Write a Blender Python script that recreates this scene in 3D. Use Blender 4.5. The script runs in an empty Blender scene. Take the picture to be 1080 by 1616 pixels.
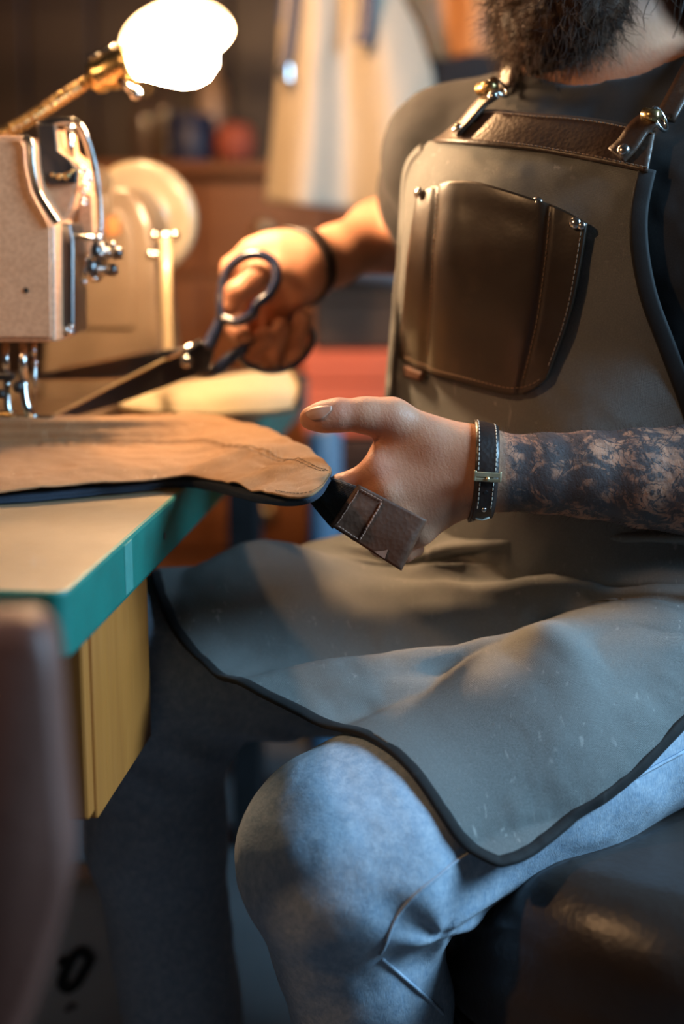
import bpy, bmesh, math, random
import numpy as np
from mathutils import Vector, Matrix

random.seed(7)
rng = np.random.RandomState(7)
scene = bpy.context.scene
COL = scene.collection

# ------------------------------------------------------------------ camera, light, exposure
CAMZ, TILT, FPX = 1.0, math.radians(11.2), 2250.0
cd = bpy.data.cameras.new('camera')
cam = bpy.data.objects.new('camera', cd)
COL.objects.link(cam)
cam.location = (0, 0, CAMZ)
cam.rotation_euler = (math.pi / 2 - TILT, 0, 0)
cd.sensor_fit = 'HORIZONTAL'
cd.sensor_width = 24.0
cd.lens = 50.0
cd.clip_start = 0.02
cd.dof.use_dof = True
cd.dof.focus_distance = 1.175
cd.dof.aperture_fstop = 1.9
scene.camera = cam

scene.view_settings.view_transform = 'Standard'
scene.view_settings.look = 'None'
scene.view_settings.gamma = 1.0
scene.view_settings.use_curve_mapping = False
scene.view_settings.exposure = 0.0

wd = bpy.data.worlds.new('sky')
scene.world = wd
wd.use_nodes = True
bg = wd.node_tree.nodes['Background']
bg.inputs['Color'].default_value = (0.30, 0.52, 0.80, 1)
bg.inputs['Strength'].default_value = 0.6

LIGHTS = []
def light(name, kind, loc, energy, color, size=None, size_y=None, direction=None):
    ld = bpy.data.lights.new(name, kind)
    ld.energy = energy
    ld.color = color
    if kind == 'AREA':
        ld.shape = 'RECTANGLE'
        ld.size = size
        ld.size_y = size_y or size
    elif size:
        ld.shadow_soft_size = size
    o = bpy.data.objects.new(name, ld)
    COL.objects.link(o)
    o.location = loc
    if direction is not None:
        o.rotation_euler = Vector(direction).to_track_quat('-Z', 'Y').to_euler()
    return o

# daylight that enters through the window in the right wall
light('window_daylight', 'AREA', (1.46, 0.76, 1.62), 82, (0.40, 0.71, 1.0), 0.70, 0.72, (-1, 0, 0))
BULB_STRENGTH = 270.0      # the work lamp over the sewing machine
PENDANT_POWER = 25.0        # warm pendant lamp hanging left of the table
BACK_FILL_POWER = 40.0  # warm lamp added before the dresser to brighten the background

# ------------------------------------------------------------------ pixel + depth -> world
CT, ST = math.cos(TILT), math.sin(TILT)
def W(px, py, d):
    x = (px - 540.0) / FPX * d
    v = (808.0 - py) / FPX * d
    return np.array([x, d * CT + v * ST, CAMZ + v * CT - d * ST])
def WA(a):
    a = np.asarray(a, float)
    d = a[..., 2]
    x = (a[..., 0] - 540.0) / FPX * d
    v = (808.0 - a[..., 1]) / FPX * d
    return np.stack([x, d * CT + v * ST, CAMZ + v * CT - d * ST], -1)
def onz(px, py, z):
    """the point of the level plane z that stands at this pixel"""
    k = ST - (808.0 - py) / FPX * CT
    return W(px, py, (CAMZ - z) / k)
def pix(P):
    P = np.asarray(P, float)
    d = P[..., 1] * CT - (P[..., 2] - CAMZ) * ST
    v = P[..., 1] * ST + (P[..., 2] - CAMZ) * CT
    return np.stack([540 + P[..., 0] / d * FPX, 808 - v / d * FPX, d], -1)
def V3(*a):
    return np.array(a, float)
def unit(v):
    v = np.asarray(v, float)
    return v / max(1e-9, np.linalg.norm(v))

# ------------------------------------------------------------------ objects
def tag(o, label=None, cat=None, group=None, kind=None):
    if label: o['label'] = label
    if cat: o['category'] = cat
    if group: o['group'] = group
    if kind: o['kind'] = kind
    return o
def thing(name, loc, label, cat, group=None):
    o = bpy.data.objects.new(name, None)
    o.empty_display_size = 0.05
    COL.objects.link(o)
    o.location = Vector([float(c) for c in loc])
    o['wloc'] = [float(c) for c in loc]
    return tag(o, label, cat, group)
def wloc(o):
    return np.array(list(o['wloc'])) if o is not None and 'wloc' in o.keys() else np.zeros(3)
def obj(name, verts, faces, mat, parent=None, smooth=False, uv=None, loc=None, mats=None, midx=None):
    verts = np.asarray(verts, float)
    if parent is not None:
        base = wloc(parent)
    elif loc is not None:
        base = np.asarray(loc, float)
    else:
        lo, hi = verts.min(0), verts.max(0)
        base = np.array([(lo[0] + hi[0]) / 2, (lo[1] + hi[1]) / 2, lo[2]])
    me = bpy.data.meshes.new(name)
    vl = verts - base
    if isinstance(faces, np.ndarray):
        n, k = faces.shape
        me.vertices.add(len(vl)); me.vertices.foreach_set('co', vl.astype(np.float32).ravel())
        me.loops.add(n * k); me.loops.foreach_set('vertex_index', faces.astype(np.int32).ravel())
        me.polygons.add(n)
        me.polygons.foreach_set('loop_start', np.arange(0, n * k, k, dtype=np.int32))
        me.update(calc_edges=True)
    else:
        me.from_pydata([tuple(v) for v in vl], [], [tuple(int(i) for i in f) for f in faces])
    if uv is not None:
        ul = me.uv_layers.new(name='UVMap')
        li = np.zeros(len(me.loops), np.int32)
        me.loops.foreach_get('vertex_index', li)
        ul.data.foreach_set('uv', np.asarray(uv, np.float32)[li].ravel())
    for m in (mats or [mat]):
        me.materials.append(m)
    if midx is not None:
        me.polygons.foreach_set('material_index', np.asarray(midx, np.int32))
    if smooth:
        me.polygons.foreach_set('use_smooth', np.ones(len(me.polygons), bool))
    me.update()
    o = bpy.data.objects.new(name, me)
    COL.objects.link(o)
    o['wloc'] = [float(c) for c in base]
    if parent is not None:
        o.parent = parent
    else:
        o.location = Vector([float(c) for c in base])
    return o
def struct(name, verts, faces, mat, parent=None, **k):
    o = obj(name, verts, faces, mat, parent, **k)
    o['kind'] = 'structure'
    return o
def attr(o, name, vals):
    a = o.data.attributes.new(name, 'FLOAT', 'POINT')
    a.data.foreach_set('value', np.asarray(vals, np.float32))

# ------------------------------------------------------------------ shapes (verts, faces)
class MB:
    """collects shapes into one mesh"""
    def __init__(s):
        s.v = []; s.f = []; s.n = 0
    def add(s, vf):
        v, f = vf
        v = np.asarray(v, float)
        s.v.append(v)
        s.f += [tuple(int(i) + s.n for i in q) for q in f]
        s.n += len(v)
        return s
    def build(s, name, mat, parent=None, smooth=False, **k):
        return obj(name, np.concatenate(s.v), s.f, mat, parent, smooth, **k)
def frame_of(direction, up=(0, 0, 1)):
    z = unit(direction)
    up = np.asarray(up, float)
    if abs(np.dot(z, up)) > 0.98:
        up = V3(1, 0, 0) if abs(z[0]) < 0.9 else V3(0, 1, 0)
    x = unit(np.cross(up, z))
    y = np.cross(z, x)
    return np.stack([x, y, z], 1)          # columns
def box(c, size, R=None, bevel=0.0, seg=2):
    bm = bmesh.new()
    bmesh.ops.create_cube(bm, size=1.0)
    bmesh.ops.scale(bm, vec=Vector([float(t) for t in size]), verts=bm.verts)
    if bevel > 0:
        bmesh.ops.bevel(bm, geom=list(bm.edges), offset=bevel, segments=seg, profile=0.5, affect='EDGES')
    v = np.array([list(p.co) for p in bm.verts])
    bm.verts.index_update()
    f = [tuple(p.index for p in q.verts) for q in bm.faces]
    bm.free()
    if R is not None:
        v = v @ np.asarray(R).T
    return v + np.asarray(c, float), f
def tube(path, r, n=10, caps=True, flat=None, up=(0, 0, 1)):
    """r: number or list; flat=(w, h) gives a flat strap section (half sizes)"""
    path = np.asarray(path, float)
    m = len(path)
    r = np.full(m, r, float) if np.isscalar(r) else np.asarray(r, float)
    T = np.gradient(path, axis=0)
    T /= np.maximum(1e-9, np.linalg.norm(T, axis=1, keepdims=True))
    x = np.cross(np.asarray(up, float), T[0])
    if np.linalg.norm(x) < 1e-3:
        x = np.cross(V3(1, 0.1, 0), T[0])
    x = unit(x)
    vs = []
    for i in range(m):
        x = unit(x - T[i] * np.dot(x, T[i]))
        y = np.cross(T[i], x)
        a = np.linspace(0, 2 * math.pi, n, endpoint=False)
        if flat is None:
            ring = path[i] + r[i] * (np.cos(a)[:, None] * x + np.sin(a)[:, None] * y)
        else:
            ca, sa = np.cos(a), np.sin(a)
            px_ = np.sign(ca) * np.abs(ca) ** 0.35 * flat[0] * r[i]
            py_ = np.sign(sa) * np.abs(sa) ** 0.6 * flat[1] * r[i]
            ring = path[i] + px_[:, None] * x + py_[:, None] * y
        vs.append(ring)
    v = np.concatenate(vs)
    f = []
    for i in range(m - 1):
        for j in range(n):
            a_, b_ = i * n + j, i * n + (j + 1) % n
            f.append((a_, b_, b_ + n, a_ + n))
    if caps:
        f.append(tuple(range(n - 1, -1, -1)))
        f.append(tuple((m - 1) * n + j for j in range(n)))
    return v, f
def torus(c, R, r, axis=(0, 0, 1), n=28, m=8, arc=None):
    M = frame_of(axis)
    a = np.linspace(0, 2 * math.pi, n, endpoint=False)
    vs = []
    for t in a:
        for b in np.linspace(0, 2 * math.pi, m, endpoint=False):
            p = V3((R + r * math.cos(b)) * math.cos(t), (R + r * math.cos(b)) * math.sin(t), r * math.sin(b))
            vs.append(M @ p)
    f = []
    for i in range(n):
        for j in range(m):
            f.append((i * m + j, ((i + 1) % n) * m + j, ((i + 1) % n) * m + (j + 1) % m, i * m + (j + 1) % m))
    return np.array(vs) + np.asarray(c, float), f
def lathe(prof, base, axis=(0, 0, 1), n=24, squash=None, caps=True):
    """prof: [(radius, height)] along axis from base"""
    M = frame_of(axis)
    vs = []
    a = np.linspace(0, 2 * math.pi, n, endpoint=False)
    for r, h in prof:
        p = np.stack([r * np.cos(a), r * np.sin(a), np.full(n, h)], 1)
        vs.append(p @ M.T)
    v = np.concatenate(vs) + np.asarray(base, float)
    f = []
    for i in range(len(prof) - 1):
        for j in range(n):
            f.append((i * n + j, i * n + (j + 1) % n, (i + 1) * n + (j + 1) % n, (i + 1) * n + j))
    if caps:
        f.append(tuple(range(n - 1, -1, -1)))
        f.append(tuple((len(prof) - 1) * n + j for j in range(n)))
    return v, f
def ball(c, r, n=12, m=8, axes=None):
    prof = [(max(1e-5, math.sin(t)) , -math.cos(t)) for t in np.linspace(0, math.pi, m)]
    v, f = lathe(prof, (0, 0, 0), n=n)
    s = np.asarray(axes if axes is not None else (r, r, r), float)
    return v * s + np.asarray(c, float), f
def prism(poly, off):
    """poly: list of 3-D points of one planar outline; off: extrusion vector"""
    p = np.asarray(poly, float)
    n = len(p)
    v = np.concatenate([p, p + np.asarray(off, float)])
    f = [tuple(range(n - 1, -1, -1)), tuple(range(n, 2 * n))]
    for i in range(n):
        j = (i + 1) % n
        f.append((i, j, n + j, n + i))
    return v, f
def cat1(P, n, axis=0):
    """Catmull-Rom resampling of an array of control points along an axis"""
    P = np.moveaxis(np.asarray(P, float), axis, 0)
    m = len(P)
    ext = np.concatenate([(2 * P[0] - P[1])[None], P, (2 * P[-1] - P[-2])[None]])
    t = np.linspace(0, m - 1, n)
    i = np.clip(t.astype(int), 0, m - 2)
    u = (t - i).reshape((-1,) + (1,) * (P.ndim - 1))
    p0, p1, p2, p3 = ext[i], ext[i + 1], ext[i + 2], ext[i + 3]
    out = 0.5 * (2 * p1 + (p2 - p0) * u + (2 * p0 - 5 * p1 + 4 * p2 - p3) * u ** 2 + (3 * p1 - p0 - 3 * p2 + p3) * u ** 3)
    return np.moveaxis(out, 0, axis)
def gridnormals(G):
    du = np.gradient(G, axis=0)
    dv = np.gradient(G, axis=1)
    N = np.cross(du, dv)
    return N / np.maximum(1e-9, np.linalg.norm(N, axis=2, keepdims=True))
def sheet(G, thick, flip=False):
    """closed cloth sheet from a grid of points; returns verts, faces, uv (metres)"""
    n, m = G.shape[:2]
    N = gridnormals(G) * (-1 if flip else 1)
    A = G.reshape(-1, 3)
    B = (G - N * thick).reshape(-1, 3)
    lu = np.concatenate([np.zeros((1, m)), np.cumsum(np.linalg.norm(np.diff(G, axis=0), axis=2), 0)])
    lv = np.concatenate([np.zeros((n, 1)), np.cumsum(np.linalg.norm(np.diff(G, axis=1), axis=2), 1)], 1)
    uv = np.stack([lu, lv], -1).reshape(-1, 2)
    idx = np.arange(n * m).reshape(n, m)
    q = np.stack([idx[:-1, :-1], idx[1:, :-1], idx[1:, 1:], idx[:-1, 1:]], -1).reshape(-1, 4)
    if flip:
        q = q[:, ::-1]
    q2 = q[:, ::-1] + n * m
    rim = np.concatenate([idx[:, 0], idx[-1, 1:], idx[-2::-1, -1], idx[0, -2:0:-1]])
    nx = np.roll(rim, -1)
    rq = np.stack([rim, rim + n * m, nx + n * m, nx], -1)
    if flip:
        rq = rq[:, ::-1]
    return np.concatenate([A, B]), np.concatenate([q, q2, rq]), np.concatenate([uv, uv])
def stitches(path, step=0.0045, dash=0.0030, r=0.00055, lift=None):
    """small thread dashes along a 3-D line"""
    path = np.asarray(path, float)
    s = np.concatenate([[0], np.cumsum(np.linalg.norm(np.diff(path, axis=0), axis=1))])
    mb = MB()
    t = step * 0.4
    while t + dash < s[-1]:
        q = []
        for k, rr in ((0, .0), (.5, .6), (1, .0)):
            p = np.array([np.interp(t + dash * k, s, path[:, i]) for i in range(3)])
            if lift is not None:
                p = p + np.asarray(lift) * (rr * r)
            q.append(p)
        mb.add(tube(q, [r * .7, r, r * .7], n=5))
        t += step
    return mb
# ------------------------------------------------------------------ smooth solid modelling (for bodies, clothes, cushions)
def rc(a, b, ra, rb, k=0.02, op='u'):
    a = np.asarray(a, float); b = np.asarray(b, float)
    ab = b - a
    L2 = max(1e-12, float(ab @ ab))
    def f(P):
        t = np.clip(((P - a) @ ab) / L2, 0, 1)
        return np.linalg.norm(P - a - t[..., None] * ab, axis=-1) - (ra + (rb - ra) * t)
    return (f, k, op)
def chain(pts, rad, k=0.02):
    return [rc(pts[i], pts[i + 1], rad[i], rad[i + 1], k) for i in range(len(pts) - 1)]
def ell(c, axes, R=None, k=0.03, op='u'):
    c = np.asarray(c, float); ax = np.asarray(axes, float)
    R = np.eye(3) if R is None else np.asarray(R, float)      # columns are the local axes
    def f(P):
        q = (P - c) @ R
        k0 = np.linalg.norm(q / ax, axis=-1)
        k1 = np.linalg.norm(q / ax ** 2, axis=-1)
        return k0 * (k0 - 1.0) / np.maximum(k1, 1e-6)
    return (f, k, op)
def rbox(c, half, R=None, r=0.01, k=0.01, op='u'):
    c = np.asarray(c, float); h = np.asarray(half, float) - r
    R = np.eye(3) if R is None else np.asarray(R, float)
    def f(P):
        q = np.abs((P - c) @ R) - h
        return np.linalg.norm(np.maximum(q, 0), axis=-1) + np.minimum(q.max(-1), 0) - r
    return (f, k, op)
def sdf(prims, P, grow=0.0):
    d = None
    for f, k, op in prims:
        e = f(P) - (grow if op == 'u' else 0.0)
        if d is None:
            d = e
        elif op == 'u':
            h = np.maximum(k - np.abs(d - e), 0) / k
            d = np.minimum(d, e) - h * h * k * 0.25
        else:
            e = -e
            h = np.maximum(k - np.abs(d - e), 0) / k
            d = np.maximum(d, e) + h * h * k * 0.25
    return d
def isosurface(prims, lo, hi, h, grow=0.0, disp=None, B=16):
    lo = np.asarray(lo, float); hi = np.asarray(hi, float)
    nb = np.ceil((hi - lo) / (B * h)).astype(int)
    bi = np.stack(np.meshgrid(*[np.arange(k) for k in nb], indexing='ij'), -1).reshape(-1, 3)
    cen = lo + (bi + 0.5) * B * h
    Rb = math.sqrt(3) / 2 * B * h
    dc = sdf(prims, cen, grow)
    pd = np.stack([p[0](cen) - (grow if p[2] == 'u' else 0) for p in prims], 1)
    act = np.where(np.abs(dc) < Rb * 1.15 + 0.012)[0]
    ax = np.arange(B + 1) * h
    loc = np.stack(np.meshgrid(ax, ax, ax, indexing='ij'), -1)
    NY, NZ = int(nb[1] * B + 4), int(nb[2] * B + 4)
    keys, verts, quads = [], [], []
    off = np.array([[0, 0, 0], [1, 0, 0], [0, 1, 0], [1, 1, 0], [0, 0, 1], [1, 0, 1], [0, 1, 1], [1, 1, 1]])
    edges = [(0, 1), (2, 3), (4, 5), (6, 7), (0, 2), (1, 3), (4, 6), (5, 7), (0, 4), (1, 5), (2, 6), (3, 7)]
    def key(I):
        return ((I[:, 0] + 1) * NY + I[:, 1] + 1) * NZ + I[:, 2] + 1
    for b in act:
        row = pd[b]
        um = min(row[i] for i in range(len(prims)) if prims[i][2] == 'u')
        sel = [prims[i] for i in range(len(prims)) if (prims[i][2] == 'u' and row[i] < um + 2 * Rb + prims[i][1])
               or (prims[i][2] == 's' and row[i] < Rb + prims[i][1] + 0.01)]
        P = lo + bi[b] * B * h + loc
        D = sdf(sel, P, grow)
        if disp is not None:
            nm = np.abs(D) < 0.013
            if nm.any():
                D[nm] += disp(P[nm], D[nm])
        S = D < 0
        if S.all() or not S.any():
            continue
        cs = [S[o[0]:B + o[0], o[1]:B + o[1], o[2]:B + o[2]] for o in off]
        cnt = sum(c.astype(np.int8) for c in cs)
        I = np.argwhere((cnt > 0) & (cnt < 8))
        if len(I) == 0:
            continue
        dv = np.stack([D[I[:, 0] + o[0], I[:, 1] + o[1], I[:, 2] + o[2]] for o in off], 1)
        acc = np.zeros((len(I), 3)); num = np.zeros(len(I))
        for e0, e1 in edges:
            a_, b_ = dv[:, e0], dv[:, e1]
            m = (a_ < 0) != (b_ < 0)
            t = np.where(m, a_ / np.where(m, a_ - b_, 1), 0)
            p = off[e0] + t[:, None] * (off[e1] - off[e0])
            acc += p * m[:, None]; num += m
        G = I + bi[b] * B
        keys.append(key(G))
        verts.append(lo + (G + acc / num[:, None]) * h)
        s0 = dv[:, 0] < 0
        for ci, d1, d2 in ((1, (0, 1, 0), (0, 0, 1)), (2, (0, 0, 1), (1, 0, 0)), (4, (1, 0, 0), (0, 1, 0))):
            m = s0 != (dv[:, ci] < 0)
            g = G[m]
            if len(g) == 0:
                continue
            d1 = np.array(d1); d2 = np.array(d2)
            q = np.stack([key(g), key(g - d1), key(g - d1 - d2), key(g - d2)], 1)
            fl = ~s0[m]
            q[fl] = q[fl][:, ::-1]
            quads.append(q)
    keys = np.concatenate(keys); verts = np.concatenate(verts); quads = np.concatenate(quads)
    o = np.argsort(keys)
    pos = np.searchsorted(keys[o], quads)
    pos = np.clip(pos, 0, len(o) - 1)
    ok = (keys[o][pos] == quads).all(1)
    return verts, o[pos[ok]].astype(np.int32)
def march(pp, f, off=0.0, d0=0.75, d1=2.4, steps=70):
    """walk from the eye through pixels pp (..., 2) until the solid f(P) = off is met (or passed closest)"""
    pp = np.asarray(pp, float)
    d = np.full(pp.shape[:-1], d0)
    best = np.full(d.shape, 1e9); bd = d.copy()
    for _ in range(steps):
        P = WA(np.concatenate([pp, d[..., None]], -1))
        s = f(P) - off
        upd = s < best - 1e-5
        best = np.where(upd, s, best); bd = np.where(upd, d, bd)
        d = np.where(s > 2e-4, np.minimum(d + np.maximum(s, 3e-4) * 0.8, d1), d)
    return WA(np.concatenate([pp, bd[..., None]], -1))
def grad(f, P, e=0.002):
    g = np.stack([f(P + np.eye(3)[i] * e) - f(P - np.eye(3)[i] * e) for i in range(3)], -1)
    return g / np.maximum(1e-9, np.linalg.norm(g, axis=-1, keepdims=True))
def push_out(G, f, off, it=6):
    """move cloth points outward until they clear the solid"""
    sh = G.shape
    P = G.reshape(-1, 3).copy()
    for _ in range(it):
        s = f(P) - off
        m = s < 0
        if not m.any():
            break
        P[m] -= grad(f, P[m]) * s[m][:, None]
    return P.reshape(sh)
def settle(P, f, off, it=12):
    """bring points onto the surface f = off"""
    P = np.asarray(P, float).copy()
    for _ in range(it):
        P -= grad(f, P) * (f(P) - off)[..., None] * 0.9
    return P
def noise3(P, scale, seed=0, octaves=2):
    """cheap smooth value noise for cloth folds (-1..1)"""
    out = 0; amp = 1; tot = 0
    P = np.asarray(P, float)
    for o in range(octaves):
        r = np.random.RandomState(seed + o * 17)
        T = r.uniform(-1, 1, (16, 16, 16))
        q = P * scale * 2 ** o + r.uniform(0, 16, 3)
        i = np.floor(q).astype(int); u = q - i
        u = u * u * (3 - 2 * u)
        acc = 0
        for a in (0, 1):
            for b in (0, 1):
                for c in (0, 1):
                    w = (u[..., 0] if a else 1 - u[..., 0]) * (u[..., 1] if b else 1 - u[..., 1]) * (u[..., 2] if c else 1 - u[..., 2])
                    acc = acc + w * T[(i[..., 0] + a) % 16, (i[..., 1] + b) % 16, (i[..., 2] + c) % 16]
        out = out + acc * amp; tot += amp; amp *= 0.5
    return out / tot
# ------------------------------------------------------------------ materials (all procedural)
class NT:
    def __init__(s, name):
        s.m = bpy.data.materials.new(name)
        s.m.use_nodes = True
        s.t = s.m.node_tree
        s.b = s.t.nodes['Principled BSDF']
        s.co = None
    def n(s, kind, **props):
        nd = s.t.nodes.new(kind)
        for k, v in props.items():
            setattr(nd, k, v)
        return nd
    def l(s, a, b):
        s.t.links.new(a, b)
    def coords(s, which='Object', scale=(1, 1, 1), rot=(0, 0, 0)):
        tc = s.n('ShaderNodeTexCoord')
        mp = s.n('ShaderNodeMapping')
        mp.inputs['Scale'].default_value = scale
        mp.inputs['Rotation'].default_value = rot
        s.l(tc.outputs[which], mp.inputs['Vector'])
        return mp.outputs['Vector']
    def noise(s, vec, scale, detail=4, rough=0.55, dist=0.0):
        nd = s.n('ShaderNodeTexNoise')
        nd.inputs['Scale'].default_value = scale
        nd.inputs['Detail'].default_value = detail
        nd.inputs['Roughness'].default_value = rough
        nd.inputs['Distortion'].default_value = dist
        s.l(vec, nd.inputs['Vector'])
        return nd.outputs['Fac']
    def voro(s, vec, scale, feature='F1'):
        nd = s.n('ShaderNodeTexVoronoi', feature=feature)
        nd.inputs['Scale'].default_value = scale
        s.l(vec, nd.inputs['Vector'])
        return nd.outputs['Distance']
    def wave(s, vec, scale, dist=0.0, detail=1.0, direction='X', dscale=1.0, prof='SIN'):
        nd = s.n('ShaderNodeTexWave', bands_direction=direction, wave_profile=prof)
        nd.inputs['Scale'].default_value = scale
        nd.inputs['Distortion'].default_value = dist
        nd.inputs['Detail'].default_value = detail
        nd.inputs['Detail Scale'].default_value = dscale
        s.l(vec, nd.inputs['Vector'])
        return nd.outputs['Fac']
    def ramp(s, fac, stops):
        nd = s.n('ShaderNodeValToRGB')
        e = nd.color_ramp.elements
        while len(e) < len(stops):
            e.new(0.5)
        for i, (p, c) in enumerate(stops):
            e[i].position = p
            e[i].color = (c, c, c, 1) if np.isscalar(c) else (*c, 1)
        s.l(fac, nd.inputs['Fac'])
        return nd.outputs['Color']
    def mix(s, fac, a, b, mode='MIX'):
        nd = s.n('ShaderNodeMix', data_type='RGBA', blend_type=mode)
        for inp, val in ((nd.inputs[0], fac), (nd.inputs[6], a), (nd.inputs[7], b)):
            if isinstance(val, bpy.types.NodeSocket):
                s.l(val, inp)
            elif np.isscalar(val):
                inp.default_value = val
            else:
                inp.default_value = (*val, 1)
        return nd.outputs[2]
    def math(s, op, a, b=0.0):
        nd = s.n('ShaderNodeMath', operation=op)
        for inp, val in ((nd.inputs[0], a), (nd.inputs[1], b)):
            if isinstance(val, bpy.types.NodeSocket):
                s.l(val, inp)
            else:
                inp.default_value = val
        return nd.outputs[0]
    def attr(s, name):
        nd = s.n('ShaderNodeAttribute', attribute_name=name)
        return nd.outputs['Fac']
    def color(s, c):
        if isinstance(c, bpy.types.NodeSocket):
            s.l(c, s.b.inputs['Base Color'])
        else:
            s.b.inputs['Base Color'].default_value = (*c, 1)
    def rough(s, r):
        if isinstance(r, bpy.types.NodeSocket):
            s.l(r, s.b.inputs['Roughness'])
        else:
            s.b.inputs['Roughness'].default_value = r
    def bump(s, hs, strengths, dist=0.002):
        prev = None
        for h, st in zip(hs, strengths):
            nd = s.n('ShaderNodeBump')
            nd.inputs['Strength'].default_value = st
            nd.inputs['Distance'].default_value = dist
            s.l(h, nd.inputs['Height'])
            if prev is not None:
                s.l(prev, nd.inputs['Normal'])
            prev = nd.outputs['Normal']
        s.l(prev, s.b.inputs['Normal'])
    def set(s, **k):
        names = dict(metal='Metallic', spec='Specular IOR Level', coat='Coat Weight', coatr='Coat Roughness', sss='Subsurface Weight',
                     sheen='Sheen Weight', trans='Transmission Weight', ior='IOR', alpha='Alpha')
        for a, v in k.items():
            s.b.inputs[names[a]].default_value = v
        return s

def plain(name, c1, c2=None, rough=0.5, metal=0.0, vs=12.0, bump=0.15, bs=150.0, spec=0.5, coat=0.0, lo=0.35, hi=0.68, bd=0.001):
    t = NT(name)
    v = t.coords()
    c2 = c2 if c2 is not None else tuple(c * 0.75 for c in c1)
    f = t.ramp(t.noise(v, vs, 5), [(lo, 0.0), (hi, 1.0)])
    t.color(t.mix(f, c1, c2))
    rf = t.noise(v, vs * 2.3, 3)
    t.rough(t.math('MULTIPLY_ADD', rf, rough * 0.4) if False else t.math('ADD', t.math('MULTIPLY', rf, rough * 0.4), rough * 0.8))
    if bump:
        t.bump([t.noise(v, bs, 3)], [bump], bd)
    t.set(metal=metal, spec=spec, coat=coat)
    return t.m
def wood(name, c1, c2, rough=0.45, axis=0, scale=14.0, coat=0.1):
    t = NT(name)
    sc = [1.0, 1.0, 1.0]; sc[axis] = 0.12
    v = t.coords(scale=tuple(sc))
    g = t.noise(v, scale * 2.2, 6, 0.62, 0.6)
    g2 = t.noise(v, scale * 9, 3)
    t.color(t.mix(t.ramp(g, [(0.3, 0.0), (0.72, 1.0)]), c1, c2))
    t.rough(t.math('ADD', t.math('MULTIPLY', g2, 0.25), rough - 0.1))
    t.bump([g2, g], [0.15, 0.2], 0.001)
    t.set(coat=coat, coatr=0.3)
    return t.m
def leather(name, c1, c2, rough=0.42, grain=260.0, worn=None, vs=9.0, coat=0.0, wornlo=0.58, wornhi=0.72, gb=0.18):
    t = NT(name)
    v = t.coords()
    base = t.mix(t.ramp(t.noise(v, vs, 5), [(0.3, 0.0), (0.7, 1.0)]), c1, c2)
    if worn is not None:
        base = t.mix(t.ramp(t.noise(v, vs * 1.7, 7, 0.65, 0.4), [(wornlo, 0.0), (wornhi, 1.0)]), base, worn)
    t.color(base)
    t.rough(t.math('ADD', t.math('MULTIPLY', t.noise(v, vs * 3, 4), 0.22), rough - 0.1))
    t.bump([t.voro(v, grain), t.noise(v, 60, 4)], [gb, 0.22 if gb > 0.1 else 0.1], 0.0012)
    t.set(coat=coat, coatr=0.35, spec=0.45)
    return t.m
def canvas(name, c1, c2, mark, weave=1500.0, vs=6.0, rough=0.72, marks=0.5, coat=0.0, uvs=True, fine=1.0, mscale=9.0):
    """waxed cotton canvas: two thread directions, cloudy wax, pale crease marks"""
    t = NT(name)
    v = t.coords()
    u = t.coords('UV') if uvs else v
    base = t.mix(t.ramp(t.noise(v, vs, 6, 0.6), [(0.32, 0.0), (0.7, 1.0)]), c1, c2)
    wx = t.wave(u, weave / 6.2832, direction='X', dist=0.6, dscale=2)
    wy = t.wave(u, weave / 6.2832, direction='Y', dist=0.6, dscale=2)
    wv = t.math('MULTIPLY', wx, wy)
    base = t.mix(t.math('MULTIPLY', wv, 0.35 * fine), base, tuple(min(1, c * 1.6 + 0.003) for c in c1))
    base = t.mix(t.ramp(t.noise(v, 850, 3, 0.7), [(0.45, 0.0), (0.72, 0.45)]), base, tuple(min(1, c * 1.6 + 0.004) for c in c2))
    # pale scuffs: narrow bands of a warped noise, kept to patches
    l1 = t.ramp(t.noise(t.coords(scale=(1, 1, 0.13), rot=(0.5, 0.35, 0.9)), mscale * 16, 2, 0.5, 0.3), [(0.66, 0.0), (0.75, 1.0)])
    l2 = t.ramp(t.noise(t.coords(scale=(1, 0.16, 1), rot=(0.2, -0.5, 0.6)), mscale * 13, 2, 0.5, 0.3), [(0.67, 0.0), (0.76, 1.0)])
    line = t.math('MAXIMUM', l1, l2)
    patch = t.ramp(t.noise(v, mscale * 1.4, 3), [(0.42, 0.0), (0.62, 1.0)])
    sp = t.ramp(t.noise(v, mscale * 34, 2), [(0.73, 0.0), (0.80, 1.0)])
    mk = t.math('MULTIPLY', t.math('MULTIPLY', line, patch), marks)
    base = t.mix(mk, base, mark)
    base = t.mix(t.math('MULTIPLY', t.math('MULTIPLY', sp, patch), marks * 0.35), base, mark)
    t.color(base)
    t.rough(t.math('ADD', t.math('MULTIPLY', t.noise(v, 30, 4), 0.2), rough - 0.1))
    t.bump([wv, t.noise(v, 420, 3, 0.6), t.noise(v, 34, 5, 0.6)], [0.45 * fine, 0.22 * fine, 0.22], 0.0012)
    t.set(coat=coat, coatr=0.4, spec=0.35, sheen=0.05)
    return t.m
def denim(name, c1, c2, fade):
    t = NT(name)
    v = t.coords()
    base = t.mix(t.ramp(t.noise(v, 7, 6, 0.65), [(0.3, 0.0), (0.7, 1.0)]), c1, c2)
    base = t.mix(t.ramp(t.noise(v, 140, 5, 0.7), [(0.40, 0.0), (0.78, 0.6)]), base, fade)
    tw = t.ramp(t.noise(t.coords(scale=(1, 0.5, 0.10), rot=(0.0, 0.75, 0.0)), 1700, 2), [(0.35, 0.0), (0.65, 1.0)])
    base = t.mix(t.math('MULTIPLY', tw, 0.26), base, fade)
    t.color(base)
    t.rough(0.85)
    t.bump([tw, t.noise(v, 260, 3)], [0.22, 0.3], 0.001)
    t.set(spec=0.2, sheen=0.12)
    return t.m
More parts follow.
